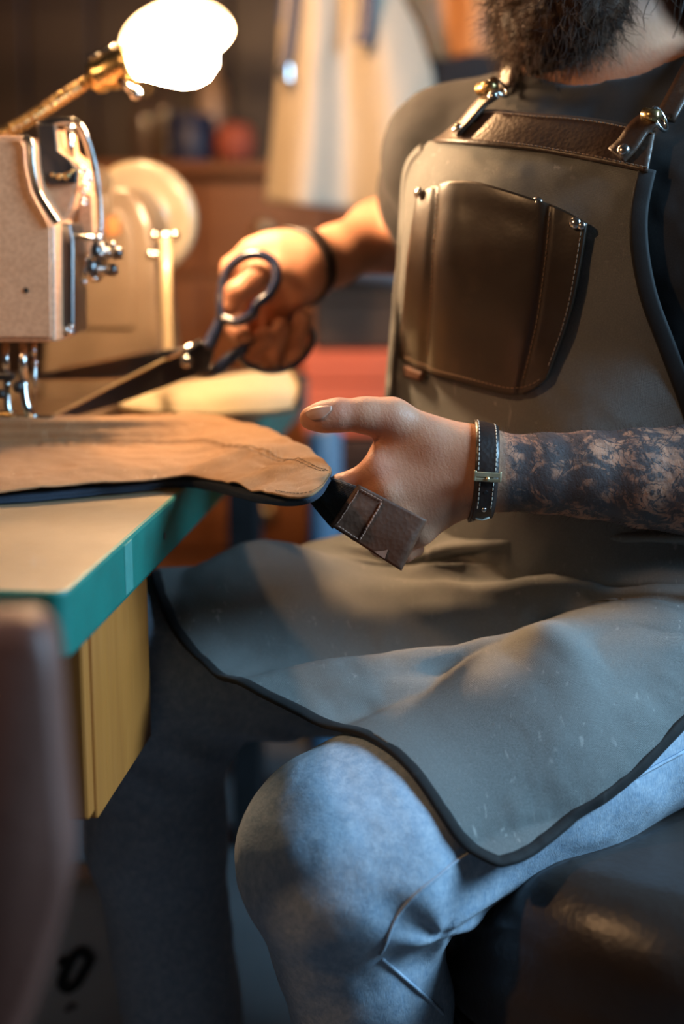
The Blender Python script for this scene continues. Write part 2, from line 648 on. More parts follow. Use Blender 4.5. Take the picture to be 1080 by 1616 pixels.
def metal(name, c, rough=0.22, vs=40.0, bump=0.05):
    t = NT(name)
    v = t.coords()
    t.color(t.mix(t.noise(v, vs, 4), c, tuple(x * 0.7 for x in c)))
    t.rough(t.math('ADD', t.math('MULTIPLY', t.noise(v, vs * 1.7, 3), 0.2), rough - 0.08))
    t.bump([t.noise(v, 300, 2)], [bump], 0.0004)
    t.set(metal=1.0)
    return t.m
def hairmat(name, c1, c2, rough=0.5):
    t = NT(name)
    v = t.coords()
    t.color(t.mix(t.ramp(t.noise(v, 60, 4), [(0.35, 0.0), (0.7, 1.0)]), c1, c2))
    t.rough(rough)
    t.bump([t.noise(t.coords(scale=(1, 1, 0.15)), 900, 2)], [0.5], 0.001)
    t.set(spec=0.22)
    return t.m
def skinmat():
    t = NT('skin')
    v = t.coords()
    base = t.mix(t.ramp(t.noise(v, 26, 5, 0.6), [(0.35, 0.0), (0.68, 1.0)]), (0.52, 0.255, 0.150), (0.44, 0.195, 0.112))
    base = t.mix(t.ramp(t.noise(v, 120, 4), [(0.50, 0.0), (0.8, 0.35)]), base, (0.42, 0.17, 0.11))
    # tattoo ink on the near forearm: dark clouds with pale gaps and drawn lines
    tm = t.attr('tattoo')
    c1 = t.noise(t.coords(scale=(0.8, 1.0, 1.0), rot=(0, 0.5, 0)), 30, 6, 0.62, 1.3)
    ink = t.ramp(c1, [(0.36, 0.95), (0.47, 0.80), (0.56, 0.30), (0.68, 0.08)])
    ln = t.noise(v, 46, 3, 0.5, 2.4)
    lines = t.ramp(t.math('ABSOLUTE', t.math('SUBTRACT', ln, 0.5)), [(0.0, 0.9), (0.018, 0.4), (0.04, 0.0)])
    sh = t.ramp(t.wave(t.coords(rot=(0, 0.8, 0)), 26, 7.0, 3, dscale=2.2), [(0.25, 0.0), (0.8, 0.5)])
    inkf = t.math('MINIMUM', t.math('ADD', t.math('ADD', ink, lines), t.math('MULTIPLY', sh, 0.6)), 0.93)
    base = t.mix(t.math('MULTIPLY', inkf, tm), base, (0.032, 0.034, 0.040))
    base = t.mix(t.attr('lip'), base, (0.40, 0.13, 0.11))
    base = t.mix(t.math('MULTIPLY', t.attr('pink'), 0.55), base, (0.55, 0.19, 0.12))
    t.color(base)
    t.rough(t.math('ADD', t.math('MULTIPLY', t.noise(v, 90, 3), 0.2), 0.42))
    wr = t.wave(t.coords(scale=(1, 1, 1), rot=(0, 0.35, 0)), 62, 9.0, 4, direction='X', dscale=1.6)
    t.bump([t.noise(v, 620, 3), t.noise(v, 130, 5, 0.65), wr], [0.25, 0.20, 0.05], 0.0012)
    t.set(sss=0.12, spec=0.4)
    t.b.inputs['Subsurface Radius'].default_value = (0.006, 0.0025, 0.0015)
    return t.m
def emit(name, c, strength):
    t = NT(name)
    t.color((0.9, 0.9, 0.9))
    t.b.inputs['Emission Color'].default_value = (*c, 1)
    t.b.inputs['Emission Strength'].default_value = strength
    return t.m

def opal(name):
    t = NT(name)
    t.color((0.88, 0.86, 0.82)); t.rough(0.35)
    tr = t.n('ShaderNodeBsdfTranslucent'); tr.inputs['Color'].default_value = (0.95, 0.92, 0.86, 1)
    mx = t.n('ShaderNodeMixShader'); mx.inputs[0].default_value = 0.5
    t.l(t.b.outputs[0], mx.inputs[1]); t.l(tr.outputs[0], mx.inputs[2])
    t.l(mx.outputs[0], t.t.nodes['Material Output'].inputs['Surface'])
    return t.m
M = {}
M['skin'] = skinmat()
M['nail'] = plain('nail', (0.50, 0.25, 0.165), (0.45, 0.22, 0.14), 0.5, bump=0.05, bs=300)
M['jeans'] = denim('washed_denim', (0.21, 0.305, 0.43), (0.29, 0.385, 0.50), (0.66, 0.72, 0.78))
M['jeans_dark'] = plain('denim_thread', (0.10, 0.17, 0.28), (0.16, 0.26, 0.40), 0.85)
M['shirt'] = canvas('charcoal_jersey', (0.014, 0.0135, 0.014), (0.020, 0.019, 0.0195), (0.06, 0.06, 0.06), weave=1200, marks=0.0, uvs=False, rough=0.85, fine=0.02)
M['apron'] = canvas('grey_waxed_canvas', (0.122, 0.128, 0.125), (0.165, 0.168, 0.160), (0.52, 0.50, 0.46), weave=1500, marks=0.42, rough=0.66, mscale=10)
M['binding'] = canvas('black_binding', (0.006, 0.0055, 0.006), (0.011, 0.010, 0.010), (0.06, 0.055, 0.055), weave=1500, marks=0.3, uvs=False, rough=0.8, fine=0.05)
M['leather_brown'] = leather('dark_brown_leather', (0.036, 0.019, 0.012), (0.056, 0.030, 0.019), 0.36, worn=(0.16, 0.10, 0.06), wornlo=0.60, wornhi=0.85)
M['leather_pocket'] = leather('pocket_leather', (0.022, 0.012, 0.0065), (0.036, 0.020, 0.010), 0.36, worn=(0.065, 0.038, 0.020), wornlo=0.60, wornhi=0.9, coat=0.3, gb=0.05)
M['leather_tag'] = leather('worn_tag_leather', (0.098, 0.032, 0.012), (0.060, 0.021, 0.009), 0.6, worn=(0.17, 0.070, 0.035), vs=22, wornlo=0.54, wornhi=0.8)
M['leather_black'] = leather('black_bracelet_leather', (0.016, 0.011, 0.010), (0.034, 0.020, 0.016), 0.35, vs=30)
M['leather_seat'] = leather('dark_seat_leather', (0.026, 0.019, 0.016), (0.045, 0.032, 0.025), 0.36, grain=150, worn=(0.095, 0.070, 0.052), vs=7, wornlo=0.62, wornhi=0.9)
M['leather_chair'] = leather('red_brown_leather', (0.095, 0.034, 0.022), (0.125, 0.046, 0.030), 0.55, grain=120)
M['leather_tan'] = leather('tan_leather', (0.46, 0.20, 0.075), (0.56, 0.27, 0.11), 0.5, vs=5)
M['thread_white'] = plain('white_thread', (0.62, 0.58, 0.50), (0.5, 0.46, 0.38), 0.7, bump=0)
M['thread_pink'] = plain('faded_pink_thread', (0.36, 0.18, 0.12), (0.28, 0.14, 0.09), 0.7, bump=0)
M['thread_brown'] = plain('brown_thread', (0.24, 0.15, 0.09), (0.2, 0.12, 0.07), 0.7, bump=0)
M['thread_tan'] = plain('tan_thread', (0.15, 0.085, 0.04), (0.11, 0.06, 0.03), 0.7, bump=0)
M['brass'] = metal('brass', (0.72, 0.50, 0.22), 0.25)
M['brass_pale'] = metal('pale_brass', (0.78, 0.66, 0.42), 0.45)
M['steel'] = metal('polished_steel', (0.66, 0.65, 0.63), 0.16)
M['steel_dark'] = metal('dark_steel', (0.20, 0.19, 0.19), 0.30)
M['nickel'] = metal('nickel', (0.74, 0.70, 0.66), 0.2)
M['black_metal'] = plain('black_metal', (0.012, 0.012, 0.013), (0.02, 0.02, 0.022), 0.35)
M['machine'] = plain('speckled_beige_enamel', (0.58, 0.325, 0.185), (0.47, 0.255, 0.14), 0.42, vs=260, bump=0.25, bs=420, coat=0.15, lo=0.40, hi=0.6)
M['machine_cream'] = plain('cream_enamel', (0.52, 0.41, 0.25), (0.46, 0.36, 0.22), 0.3, vs=20, bump=0.05, coat=0.4)
M['bed'] = plain('dark_brown_enamel', (0.10, 0.065, 0.04), (0.08, 0.05, 0.03), 0.4)
M['pillar'] = plain('shaded_beige_enamel', (0.170, 0.120, 0.076), (0.145, 0.10, 0.062), 0.38, vs=20, bump=0.05, coat=0.2)  # machine beige darkened, shade on arm and pillar put into the colour
M['navy_plastic'] = plain('navy_plastic', (0.012, 0.022, 0.060), (0.010, 0.016, 0.045), 0.25, coat=0.5, bump=0.02)
M['tan_canvas'] = canvas('tan_waxed_canvas', (0.215, 0.110, 0.045), (0.265, 0.142, 0.062), (0.62, 0.44, 0.27), weave=1700, marks=0.5, rough=0.74, mscale=13)
M['lining'] = canvas('navy_lining', (0.014, 0.020, 0.034), (0.022, 0.030, 0.048), (0.05, 0.06, 0.08), weave=1200, marks=0.2, rough=0.8)
M['cream_canvas'] = canvas('cream_canvas', (0.40, 0.33, 0.20), (0.45, 0.37, 0.235), (0.75, 0.68, 0.5), weave=1500, marks=0.2, rough=0.8)
M['webbing'] = canvas('black_webbing', (0.010, 0.010, 0.012), (0.016, 0.016, 0.020), (0.10, 0.10, 0.11), weave=1500, marks=0.4, rough=0.75, mscale=40)
M['hung_canvas'] = canvas('pale_hung_canvas', (0.46, 0.395, 0.30), (0.53, 0.455, 0.35), (0.8, 0.72, 0.6), weave=800, marks=0.25, rough=0.7)
M['tabletop'] = plain('worn_tan_laminate', (0.27, 0.20, 0.122), (0.225, 0.162, 0.094), 0.42, vs=11, bump=0.08, bs=90, coat=0.1)
M['green_edge'] = plain('teal_green_paint', (0.004, 0.150, 0.118), (0.006, 0.125, 0.098), 0.5, vs=22, bump=0.15, bs=60, coat=0.0)
M['green_glint'] = plain('glint_teal_paint', (0.07, 0.25, 0.21), (0.04, 0.20, 0.17), 0.5, vs=60)  # paler teal, holds a reflection on the edge band
M['ochre_wood'] = wood('ochre_wood', (0.43, 0.148, 0.025), (0.36, 0.118, 0.020), axis=2)
M['brown_wood'] = wood('brown_wood', (0.30, 0.105, 0.030), (0.22, 0.074, 0.021), axis=0, scale=10)
M['dark_wood'] = wood('dark_wood', (0.046, 0.017, 0.008), (0.030, 0.011, 0.005), axis=2, scale=8)
M['wall'] = plain('dark_plaster', (0.075, 0.045, 0.030), (0.062, 0.037, 0.025), 0.9, vs=4, bump=0.3, bs=60)
M['wall_pale'] = plain('pale_plaster', (0.07, 0.065, 0.06), (0.06, 0.055, 0.05), 0.9, vs=4, bump=0.3, bs=60)
M['floor'] = plain('grey_concrete', (0.11, 0.12, 0.125), (0.085, 0.095, 0.10), 0.7, vs=6, bump=0.3, bs=40)
M['red_paint'] = plain('orange_red_paint', (0.80, 0.165, 0.075), (0.74, 0.145, 0.065), 0.45, vs=6, bump=0.05)
M['dark_box'] = plain('dark_brown_board', (0.055, 0.032, 0.018), (0.042, 0.024, 0.014), 0.7)
M['grey_cloth'] = canvas('grey_blue_cloth', (0.16, 0.15, 0.17), (0.20, 0.19, 0.20), (0.3, 0.3, 0.3), weave=700, marks=0.1, uvs=False)
M['blue_plastic'] = plain('blue_cotton', (0.10, 0.21, 0.34), (0.08, 0.18, 0.30), 0.8)
M['navy_tin'] = plain('navy_tin', (0.035, 0.045, 0.10), (0.028, 0.036, 0.08), 0.4)
M['red_ball'] = plain('coral_red_thread', (0.50, 0.12, 0.06), (0.40, 0.09, 0.05), 0.7)
M['pale_ceramic'] = plain('pale_ceramic', (0.52, 0.36, 0.25), (0.46, 0.32, 0.22), 0.35)
M['smoke_glass'] = plain('brown_glass', (0.12, 0.075, 0.05), (0.10, 0.06, 0.04), 0.15, coat=0.6, bump=0)
M['white_bag'] = plain('white_paper', (0.86, 0.90, 0.90), (0.80, 0.85, 0.86), 0.6, vs=9, bump=0.2, bs=25)
M['ink'] = plain('black_ink', (0.012, 0.012, 0.014), (0.02, 0.02, 0.022), 0.6, bump=0)
M['beard'] = hairmat('brown_beard', (0.020, 0.009, 0.005), (0.062, 0.026, 0.011), 0.62)
M['hair'] = hairmat('dark_hair', (0.030, 0.017, 0.011), (0.050, 0.028, 0.017), 0.42)
M['eye'] = plain('eye_white', (0.75, 0.72, 0.68), (0.7, 0.66, 0.62), 0.15, bump=0)
M['iris'] = plain('brown_iris', (0.07, 0.035, 0.015), (0.05, 0.025, 0.012), 0.15, bump=0)
M['shade_white'] = opal('opal_glass')
M['bulb'] = emit('lit_bulb', (1.0, 0.64, 0.35), BULB_STRENGTH)
M['pendant_bulb'] = emit('pendant_bulb', (1.0, 0.62, 0.33), 6.0)
M['glass'] = NT('window_glass').set(trans=1.0, ior=1.1).m
M['shoe'] = leather('brown_shoe_leather', (0.06, 0.03, 0.018), (0.085, 0.045, 0.025), 0.4)
M['rubber'] = plain('dark_rubber', (0.02, 0.02, 0.02), (0.03, 0.03, 0.03), 0.7)
# ------------------------------------------------------------------ the room
TZ = 0.763           # table top height
def slab(name, lo, hi, mat, parent=None, bevel=0.0):
    lo = np.asarray(lo, float); hi = np.asarray(hi, float)
    return struct(name, *box((lo + hi) / 2, hi - lo, bevel=bevel), mat, parent)
XL, XR, YF, YB, ZC = -1.9, 1.5, -1.6, 3.75, 3.1
slab('floor', (XL - .1, YF - .1, -0.08), (XR + .1, YB + .1, 0.0), M['floor'])
slab('ceiling', (XL - .1, YF - .1, ZC), (XR + .1, YB + .1, ZC + 0.08), M['wall'])
slab('wall_back', (XL - .1, YB, 0), (XR + .1, YB + .1, ZC), M['wall'])
slab('wall_left', (XL - .1, YF, 0), (XL, YB, ZC), M['wall'])
slab('wall_front', (XL - .1, YF - .1, 0), (XR + .1, YF, ZC), M['wall'])
# right wall around the window opening
wy0, wy1, wz0, wz1 = 0.34, 1.18, 1.20, 2.04
rw = MB()
for lo, hi in (((XR, YF, 0), (XR + .1, YB, wz0)), ((XR, YF, wz1), (XR + .1, YB, ZC)), ((XR, YF, wz0), (XR + .1, wy0, wz1)), ((XR, wy1, wz0), (XR + .1, YB, wz1))):
    lo = np.array(lo, float); hi = np.array(hi, float)
    rw.add(box((lo + hi) / 2, hi - lo))
o = rw.build('wall_right', M['wall_pale']); o['kind'] = 'structure'
wn = thing('window_1', (XR + .05, 0.76, wz0), 'wide daylight window in the right wall', 'window')
wn['kind'] = 'structure'; del wn['category']
fr = MB()
for lo, hi in (((XR + .03, wy0, wz0), (XR + .08, wy1, wz0 + .05)), ((XR + .03, wy0, wz1 - .05), (XR + .08, wy1, wz1)),
               ((XR + .03, wy0, wz0 + .05), (XR + .08, wy0 + .05, wz1 - .05)), ((XR + .03, wy1 - .05, wz0 + .05), (XR + .08, wy1, wz1 - .05)), ((XR + .03, .74, wz0 + .05), (XR + .08, .78, wz1 - .05))):
    lo = np.array(lo, float); hi = np.array(hi, float)
    fr.add(box((lo + hi) / 2, hi - lo))
fr.build('window_frame', M['wall_pale'], wn)
for y0, y1 in ((wy0 + .05, .74), (.78, wy1 - .05)):
    obj('pane', *box((XR + .055, (y0 + y1) / 2, (wz0 + wz1) / 2), (0.005, y1 - y0, wz1 - wz0 - .1)), M['glass'], wn)
# ------------------------------------------------------------------ the person at the table
BASE = V3(0.26, 1.30, 0.0)
person = thing('person', BASE, 'seated person in a grey canvas apron, dark tee and washed jeans holding shears', 'person')

Ft = unit((-0.55, -0.835, 0.0))                 # chest faces left and towards the camera
Lt = V3(0.835, -0.55, 0.0)                      # towards the person's left
UP = V3(0, 0, 1)
RT = np.stack([Lt, Ft, UP], 1)
Fp = unit((-0.86, -0.51, 0.0)); Lp = V3(0.51, -0.86, 0.0)
RP = np.stack([Lp, Fp, UP], 1)

NECK = V3(0.256, 1.392, 1.125)
SHL = V3(0.415, 1.272, 1.075)
SHR = V3(0.105, 1.49, 1.075)
HIPL = V3(0.345, 1.245, 0.608)
HIPR = V3(0.235, 1.465, 0.605)
KNL = W(534, 1354, 1.15)
KNR = W(242, 1054, 1.385)
ANL = V3(0.045, 1.135, 0.09)
ANR = V3(-0.150, 1.335, 0.09)
ELL = W(1230, 762, 1.205)
WRL = W(765, 742, 1.2)
ELR = W(672, 392, 1.72)
WRR = W(487, 415, 1.555)

torso = [
    ell(V3(0.245, 1.375, 0.945), (0.180, 0.118, 0.185), RT, 0.05),
    ell(V3(0.255, 1.365, 0.760), (0.165, 0.122, 0.190), RT, 0.06),
    ell(V3(0.285, 1.360, 0.610), (0.185, 0.135, 0.135), RP, 0.06),
    rc(SHR + V3(0.02, 0, -0.01), SHL + V3(-0.02, 0, -0.01), 0.056, 0.056, 0.06),
    rc(NECK + V3(0.0, 0.01, 0.0), SHR + V3(0.01, 0, 0.0), 0.055, 0.042, 0.05),
    rc(NECK + V3(0.0, 0.01, 0.0), SHL + V3(-0.01, 0, 0.0), 0.055, 0.042, 0.05),
    ell(V3(0.175, 1.345, 0.99), (0.085, 0.055, 0.075), RT, 0.06),
    ell(V3(0.305, 1.265, 0.99), (0.085, 0.055, 0.075), RT, 0.06),
]
arm_up_l = chain([SHL, (SHL + ELL) / 2 + V3(0.005, 0.01, 0), ELL], [0.056, 0.050, 0.042], 0.03)
arm_up_r = chain([SHR, (SHR + ELR) / 2, ELR], [0.056, 0.050, 0.040], 0.03)

# ---- near arm and hand (left hand, back of the hand to the camera, thumb out to the left)
FA = [(762, 742, 1.200), (800, 746, 1.200), (860, 747, 1.201), (930, 749, 1.202), (1010, 754, 1.203), (1085, 757, 1.204), (1150, 760, 1.205), (1230, 764, 1.206)]
FR = [0.0215, 0.0220, 0.0250, 0.0290, 0.0345, 0.0385, 0.0405, 0.0400]
FO = [15, 15, 13, 11, 10, 10, 9, 4]
fore_l = chain([W(p[0], p[1] - o, p[2]) for p, o in zip(FA, FO)], FR, 0.012) + \
         chain([W(p[0], p[1] + o, p[2]) for p, o in zip(FA, FO)], FR, 0.012)
hand_l = [
    rc(W(748, 728, 1.203), W(700, 726, 1.203), 0.0220, 0.0190, 0.02),
    rc(W(748, 765, 1.203), W(705, 772, 1.203), 0.0200, 0.0160, 0.02),
    rc(W(728, 730, 1.204), W(598, 742, 1.196), 0.0170, 0.0128, 0.018),     # second metacarpal
    rc(W(730, 745, 1.200), W(612, 778, 1.190), 0.0165, 0.0128, 0.018),
    rc(W(730, 762, 1.202), W(636, 812, 1.194), 0.0160, 0.0122, 0.018),
    rc(W(730, 778, 1.207), W(664, 838, 1.202), 0.0150, 0.0115, 0.018),
    rc(W(742, 716, 1.205), W(618, 659, 1.196), 0.0182, 0.0146, 0.022),     # thumb metacarpal
    rc(W(672, 708, 1.206), W(606, 716, 1.206), 0.0150, 0.0085, 0.022),     # web
    rc(W(618, 659, 1.196), W(578, 655, 1.193), 0.0148, 0.0134, 0.012),     # thumb
    rc(W(578, 655, 1.193), W(534, 655, 1.191), 0.0131, 0.0134, 0.010),
    rc(W(534, 655, 1.191), W(510, 658, 1.191), 0.0134, 0.0122, 0.006),
    rc(W(510, 658, 1.191), W(491, 660, 1.192), 0.0120, 0.0098, 0.006),
]
fing = {
    'index': ([(598, 744, 1.196), (538, 768, 1.203), (548, 800, 1.222), (572, 808, 1.236)], [0.0118, 0.0102, 0.0092, 0.0080]),
    'middle': ([(612, 778, 1.190), (556, 812, 1.200), (566, 836, 1.222), (592, 838, 1.238)], [0.0120, 0.0104, 0.0094, 0.0082]),
    'ring': ([(636, 812, 1.194), (590, 846, 1.203), (600, 862, 1.224), (624, 858, 1.238)], [0.0115, 0.0098, 0.0088, 0.0078]),
    'little': ([(664, 838, 1.202), (632, 864, 1.208), (640, 872, 1.226), (658, 866, 1.238)], [0.0105, 0.0088, 0.0078, 0.0070]),
}
for nm, (pts, rad) in fing.items():
    P = [W(*p) for p in pts]
    hand_l.append(rc(P[0], P[1], rad[0], rad[1], 0.008))
    hand_l.append(rc(P[1], P[2], rad[1], rad[2], 0.005))
    hand_l.append(rc(P[2], P[3], rad[2], rad[3], 0.005))

# ---- far arm and hand (right hand in the loops of the shears)
fore_r = chain([ELR, W(600, 372, 1.655), W(530, 402, 1.590), WRR], [0.041, 0.0385, 0.0290, 0.0250], 0.02)
fore_r += [rc(W(520, 415, 1.585), W(478, 428, 1.552), 0.0230, 0.0220, 0.02)]
hand_r = [
    rc(W(482, 400, 1.552), W(425, 398, 1.550), 0.0230, 0.0190, 0.02),
    rc(W(480, 425, 1.550), W(432, 440, 1.560), 0.0240, 0.0200, 0.02),
    rc(W(474, 448, 1.550), W(446, 482, 1.565), 0.0200, 0.0160, 0.02),
    rc(W(440, 396, 1.545), W(398, 404, 1.545), 0.0180, 0.0150, 0.02),
    rc(W(398, 404, 1.545), W(368, 424, 1.545), 0.0150, 0.0122, 0.012),      # index knuckle, lit on top
    rc(W(440, 430, 1.535), W(400, 440, 1.520), 0.0170, 0.0140, 0.016),      # thumb root
    rc(W(400, 440, 1.520), W(374, 462, 1.512), 0.0138, 0.0125, 0.008),
    rc(W(374, 462, 1.512), W(366, 484, 1.512), 0.0122, 0.0095, 0.006),
]
for pts in ([(368, 424, 1.545), (362, 478, 1.556), (372, 520, 1.556), (386, 536, 1.535)],
            [(420, 452, 1.575), (376, 520, 1.590), (396, 562, 1.562), (418, 530, 1.540)],
            [(440, 468, 1.575), (408, 548, 1.592), (430, 572, 1.560), (444, 515, 1.542)],
            [(456, 480, 1.572), (440, 550, 1.592), (466, 560, 1.562), (478, 504, 1.546)]):
    P = [W(*p) for p in pts]
    hand_r += [rc(P[0], P[1], 0.0125, 0.0112, 0.010), rc(P[1], P[2], 0.0112, 0.0108, 0.005), rc(P[2], P[3], 0.0106, 0.0098, 0.005)]

# ---- head, bent over the work
HF = unit((-0.84, -0.34, -0.42))
HL = unit(np.cross(HF, UP)) * -1.0
HL = unit(np.cross(UP, HF))
HU = np.cross(HF, HL)
RH = np.stack([HL, HF, HU], 1)
HC = V3(0.205, 1.375, 1.318)
def hp(l, f, u):
    return HC + HL * l + HF * f + HU * u
head = [
    ell(hp(0, -0.012, 0.030), (0.076, 0.097, 0.088), RH, 0.03),
    ell(hp(0, 0.030, -0.045), (0.060, 0.062, 0.075), RH, 0.04),
    ell(hp(0, 0.052, -0.092), (0.034, 0.032, 0.026), RH, 0.03),
    rc(hp(0.052, -0.010, -0.050), hp(0.022, 0.058, -0.092), 0.018, 0.018, 0.03),
    rc(hp(-0.052, -0.010, -0.050), hp(-0.022, 0.058, -0.092), 0.018, 0.018, 0.03),
    rc(hp(0, 0.088, 0.020), hp(0, 0.106, -0.018), 0.009, 0.014, 0.018),
    ell(hp(0.012, 0.094, -0.022), (0.009, 0.010, 0.007), RH, 0.008),
    ell(hp(-0.012, 0.094, -0.022), (0.009, 0.010, 0.007), RH, 0.008),
    rc(hp(0.036, 0.072, 0.026), hp(-0.036, 0.072, 0.026), 0.014, 0.014, 0.02),
    ell(hp(0.034, 0.088, 0.004), (0.017, 0.014, 0.011), RH, 0.012, 's'),
    ell(hp(-0.034, 0.088, 0.004), (0.017, 0.014, 0.011), RH, 0.012, 's'),
    rc(hp(0.020, 0.086, -0.052), hp(-0.020, 0.086, -0.052), 0.0075, 0.0075, 0.008),
    rc(hp(0.018, 0.084, -0.064), hp(-0.018, 0.084, -0.064), 0.0085, 0.0085, 0.008),
    ell(hp(0.078, -0.008, -0.008), (0.007, 0.020, 0.032), RH, 0.01),
    ell(hp(-0.078, -0.008, -0.008), (0.007, 0.020, 0.032), RH, 0.01),
    rc(NECK + V3(0.012, 0.018, -0.02), hp(0, -0.030, -0.055), 0.060, 0.056, 0.04),
]
body = torso + arm_up_l + arm_up_r + fore_l + hand_l + fore_r + hand_r + head
bv, bf = isosurface(body, (-0.2, 1.0, 0.42), (0.56, 1.90, 1.48), 0.0027)
sk = obj('body', bv, bf, M['skin'], person, smooth=True)
sk['label'] = 'skin of hands, forearms, neck and face, near forearm tattooed'
# tattoo on the near forearm, lips, redness at joints of the near hand
axis = W(1230, 760, 1.205) - W(762, 742, 1.2)
tt = ((bv - W(762, 742, 1.2)) @ axis) / (axis @ axis)
near = np.minimum(sdf(fore_l, bv), 1.0) < 0.004
attr(sk, 'tattoo', np.where(near, np.clip((tt - 0.035) / 0.05, 0, 1), 0) * np.clip(1.3 - np.clip(tt, 0, 2) * 0.35, 0.5, 1))
lipd = np.minimum(head[11][0](bv), head[12][0](bv))
attr(sk, 'lip', np.clip(1 - (lipd - 0.001) / 0.004, 0, 1))
pk = np.zeros(len(bv))
for c, r in ((W(534, 655, 1.185), 0.020), (W(598, 742, 1.186), 0.022), (W(610, 680, 1.186), 0.024), (W(496, 660, 1.186), 0.016), (W(560, 756, 1.19), 0.02)):
    pk = np.maximum(pk, np.clip(1 - np.linalg.norm(bv - c, axis=1) / r, 0, 1))
attr(sk, 'pink', pk)
# fine hair along the near forearm
fa = np.where(near & (tt > 0.06) & (tt < 0.75) & (bv[:, 1] < W(900, 745, 1.205)[1] + 0.01))[0]
fa = rng.choice(fa, 900)
fn = grad(lambda P: sdf(fore_l, P), bv[fa])

fbody = lambda P: sdf(body, P)
fnear = lambda P: sdf(fore_l + hand_l, P)
# thumb nail
top = cat1([(482, 651), (492, 644.5), (508, 641), (524, 641)], 14)
bot = cat1([(483, 656), (494, 663), (509, 661), (524, 647)], 14)
G = np.stack([bot + (top - bot) * t for t in np.linspace(0, 1, 7)], 0)
Gn = march(G, fnear, 0.00015)
v, f, uv = sheet(Gn, 0.0008)
obj('thumb_nail', v, f, M['nail'], person, smooth=True, uv=uv)
# eyes, seen only from the side
for s in (1, -1):
    e = obj('eye', *ball(hp(0.034 * s, 0.0685, 0.002), 0.0125), M['eye'], person, smooth=True)
    obj('iris', *ball(hp(0.034 * s, 0.0765, -0.001), 0.0054), M['iris'], e, smooth=True)

# ---- beard and hair
def strands(name, mat, roots, dirs, length, curl, r, nseg=5, drop=0.5, label=None):
    vs = []; fs = []; n = 0
    for p, d in zip(roots, dirs):
        L = length * rng.uniform(0.6, 1.15)
        pts = [p]; dd = unit(d + rng.normal(0, 0.25, 3))
        for k in range(nseg):
            dd = unit(dd + rng.normal(0, curl, 3) + V3(0, 0, -drop / nseg))
            pts.append(pts[-1] + dd * L / nseg)
        v_, f_ = tube(pts, np.linspace(r, r * 0.4, nseg + 1), n=3, caps=False)
        vs.append(v_); fs.append(np.array(f_) + n); n += len(v_)
    o = obj(name, np.concatenate(vs), np.concatenate(fs), mat, person, smooth=True)
    if label: o['label'] = label
    return o
beard = [
    ell(hp(0, 0.060, -0.112), (0.058, 0.052, 0.052), RH, 0.03),
    rc(hp(0.066, -0.002, -0.035), hp(0.044, 0.050, -0.100), 0.016, 0.034, 0.03),
    rc(hp(-0.066, -0.002, -0.035), hp(-0.044, 0.050, -0.100), 0.016, 0.034, 0.03),
    rc(hp(0.026, 0.086, -0.046), hp(-0.026, 0.086, -0.046), 0.011, 0.011, 0.02),
    rc(hp(0.030, 0.080, -0.050), hp(0.032, 0.066, -0.090), 0.014, 0.022, 0.02),
    rc(hp(-0.030, 0.080, -0.050), hp(-0.032, 0.066, -0.090), 0.014, 0.022, 0.02),
]
bdisp = lambda P, D: 0.004 * noise3(P, 90, 3) + 0.003 * noise3(P * V3(1, 1, 0.4), 260, 5)
v, f = isosurface(beard, HC - 0.22, HC + 0.2, 0.004, disp=bdisp)
bo = obj('beard', v, f, M['beard'], person, smooth=True)
bo['label'] = 'full brown beard'
fb = lambda P: sdf(beard, P)
sel = rng.choice(len(v), 5200)
roots = v[sel]; nrm = grad(fb, roots)
hs = strands('beard_hair', M['beard'], roots - nrm * 0.003, nrm * 0.7 + HF * 0.25 + V3(0, 0, -0.6), 0.030, 0.30, 0.00033, 5, 0.4)
hs['kind'] = 'stuff'
hair = [
    ell(hp(0, -0.022, 0.044), (0.086, 0.102, 0.090), RH, 0.03),
    rc(hp(0.070, -0.055, -0.01), NECK + V3(0.105, 0.045, 0.055), 0.034, 0.022, 0.04),
    rc(hp(-0.070, -0.055, -0.01), NECK + V3(-0.02, 0.12, 0.03), 0.034, 0.026, 0.04),
    rc(hp(0.080, -0.030, 0.01), NECK + V3(0.125, -0.035, 0.055), 0.036, 0.034, 0.03),  # near lock thickened out of view to keep window light off the neck
    rc(hp(0, -0.085, 0.0), NECK + V3(0.06, 0.10, 0.02), 0.05, 0.04, 0.05),
    ell(hp(0, 0.085, -0.02), (0.066, 0.060, 0.085), RH, 0.02, 's'),
    ell(hp(0, 0.045, -0.075), (0.075, 0.075, 0.070), RH, 0.02, 's'),
]
v, f = isosurface(hair, HC - 0.34, HC + 0.26, 0.005, disp=lambda P, D: 0.004 * noise3(P * V3(1, 1, 0.25), 110, 8))
obj('hair', v, f, M['hair'], person, smooth=True)['label'] = 'long dark hair'
strands('arm_hair', M['beard'], bv[fa] - fn * 0.0005, fn * 0.55 + unit(axis) * -0.5 + V3(0, 0, 0.25), 0.0085, 0.22, 0.00011, 3, 0.0)['kind'] = 'stuff'
wr = [W(1056 + i * 6, -70 + i * 3, 1.235 + 0.004 * i) for i in range(6)]
strands('loose_hair', M['hair'], wr * 3, [V3(-0.06 + 0.06 * (i % 5), -0.1, -1) for i in range(18)], 0.062, 0.16, 0.0006, 7, 0.2)

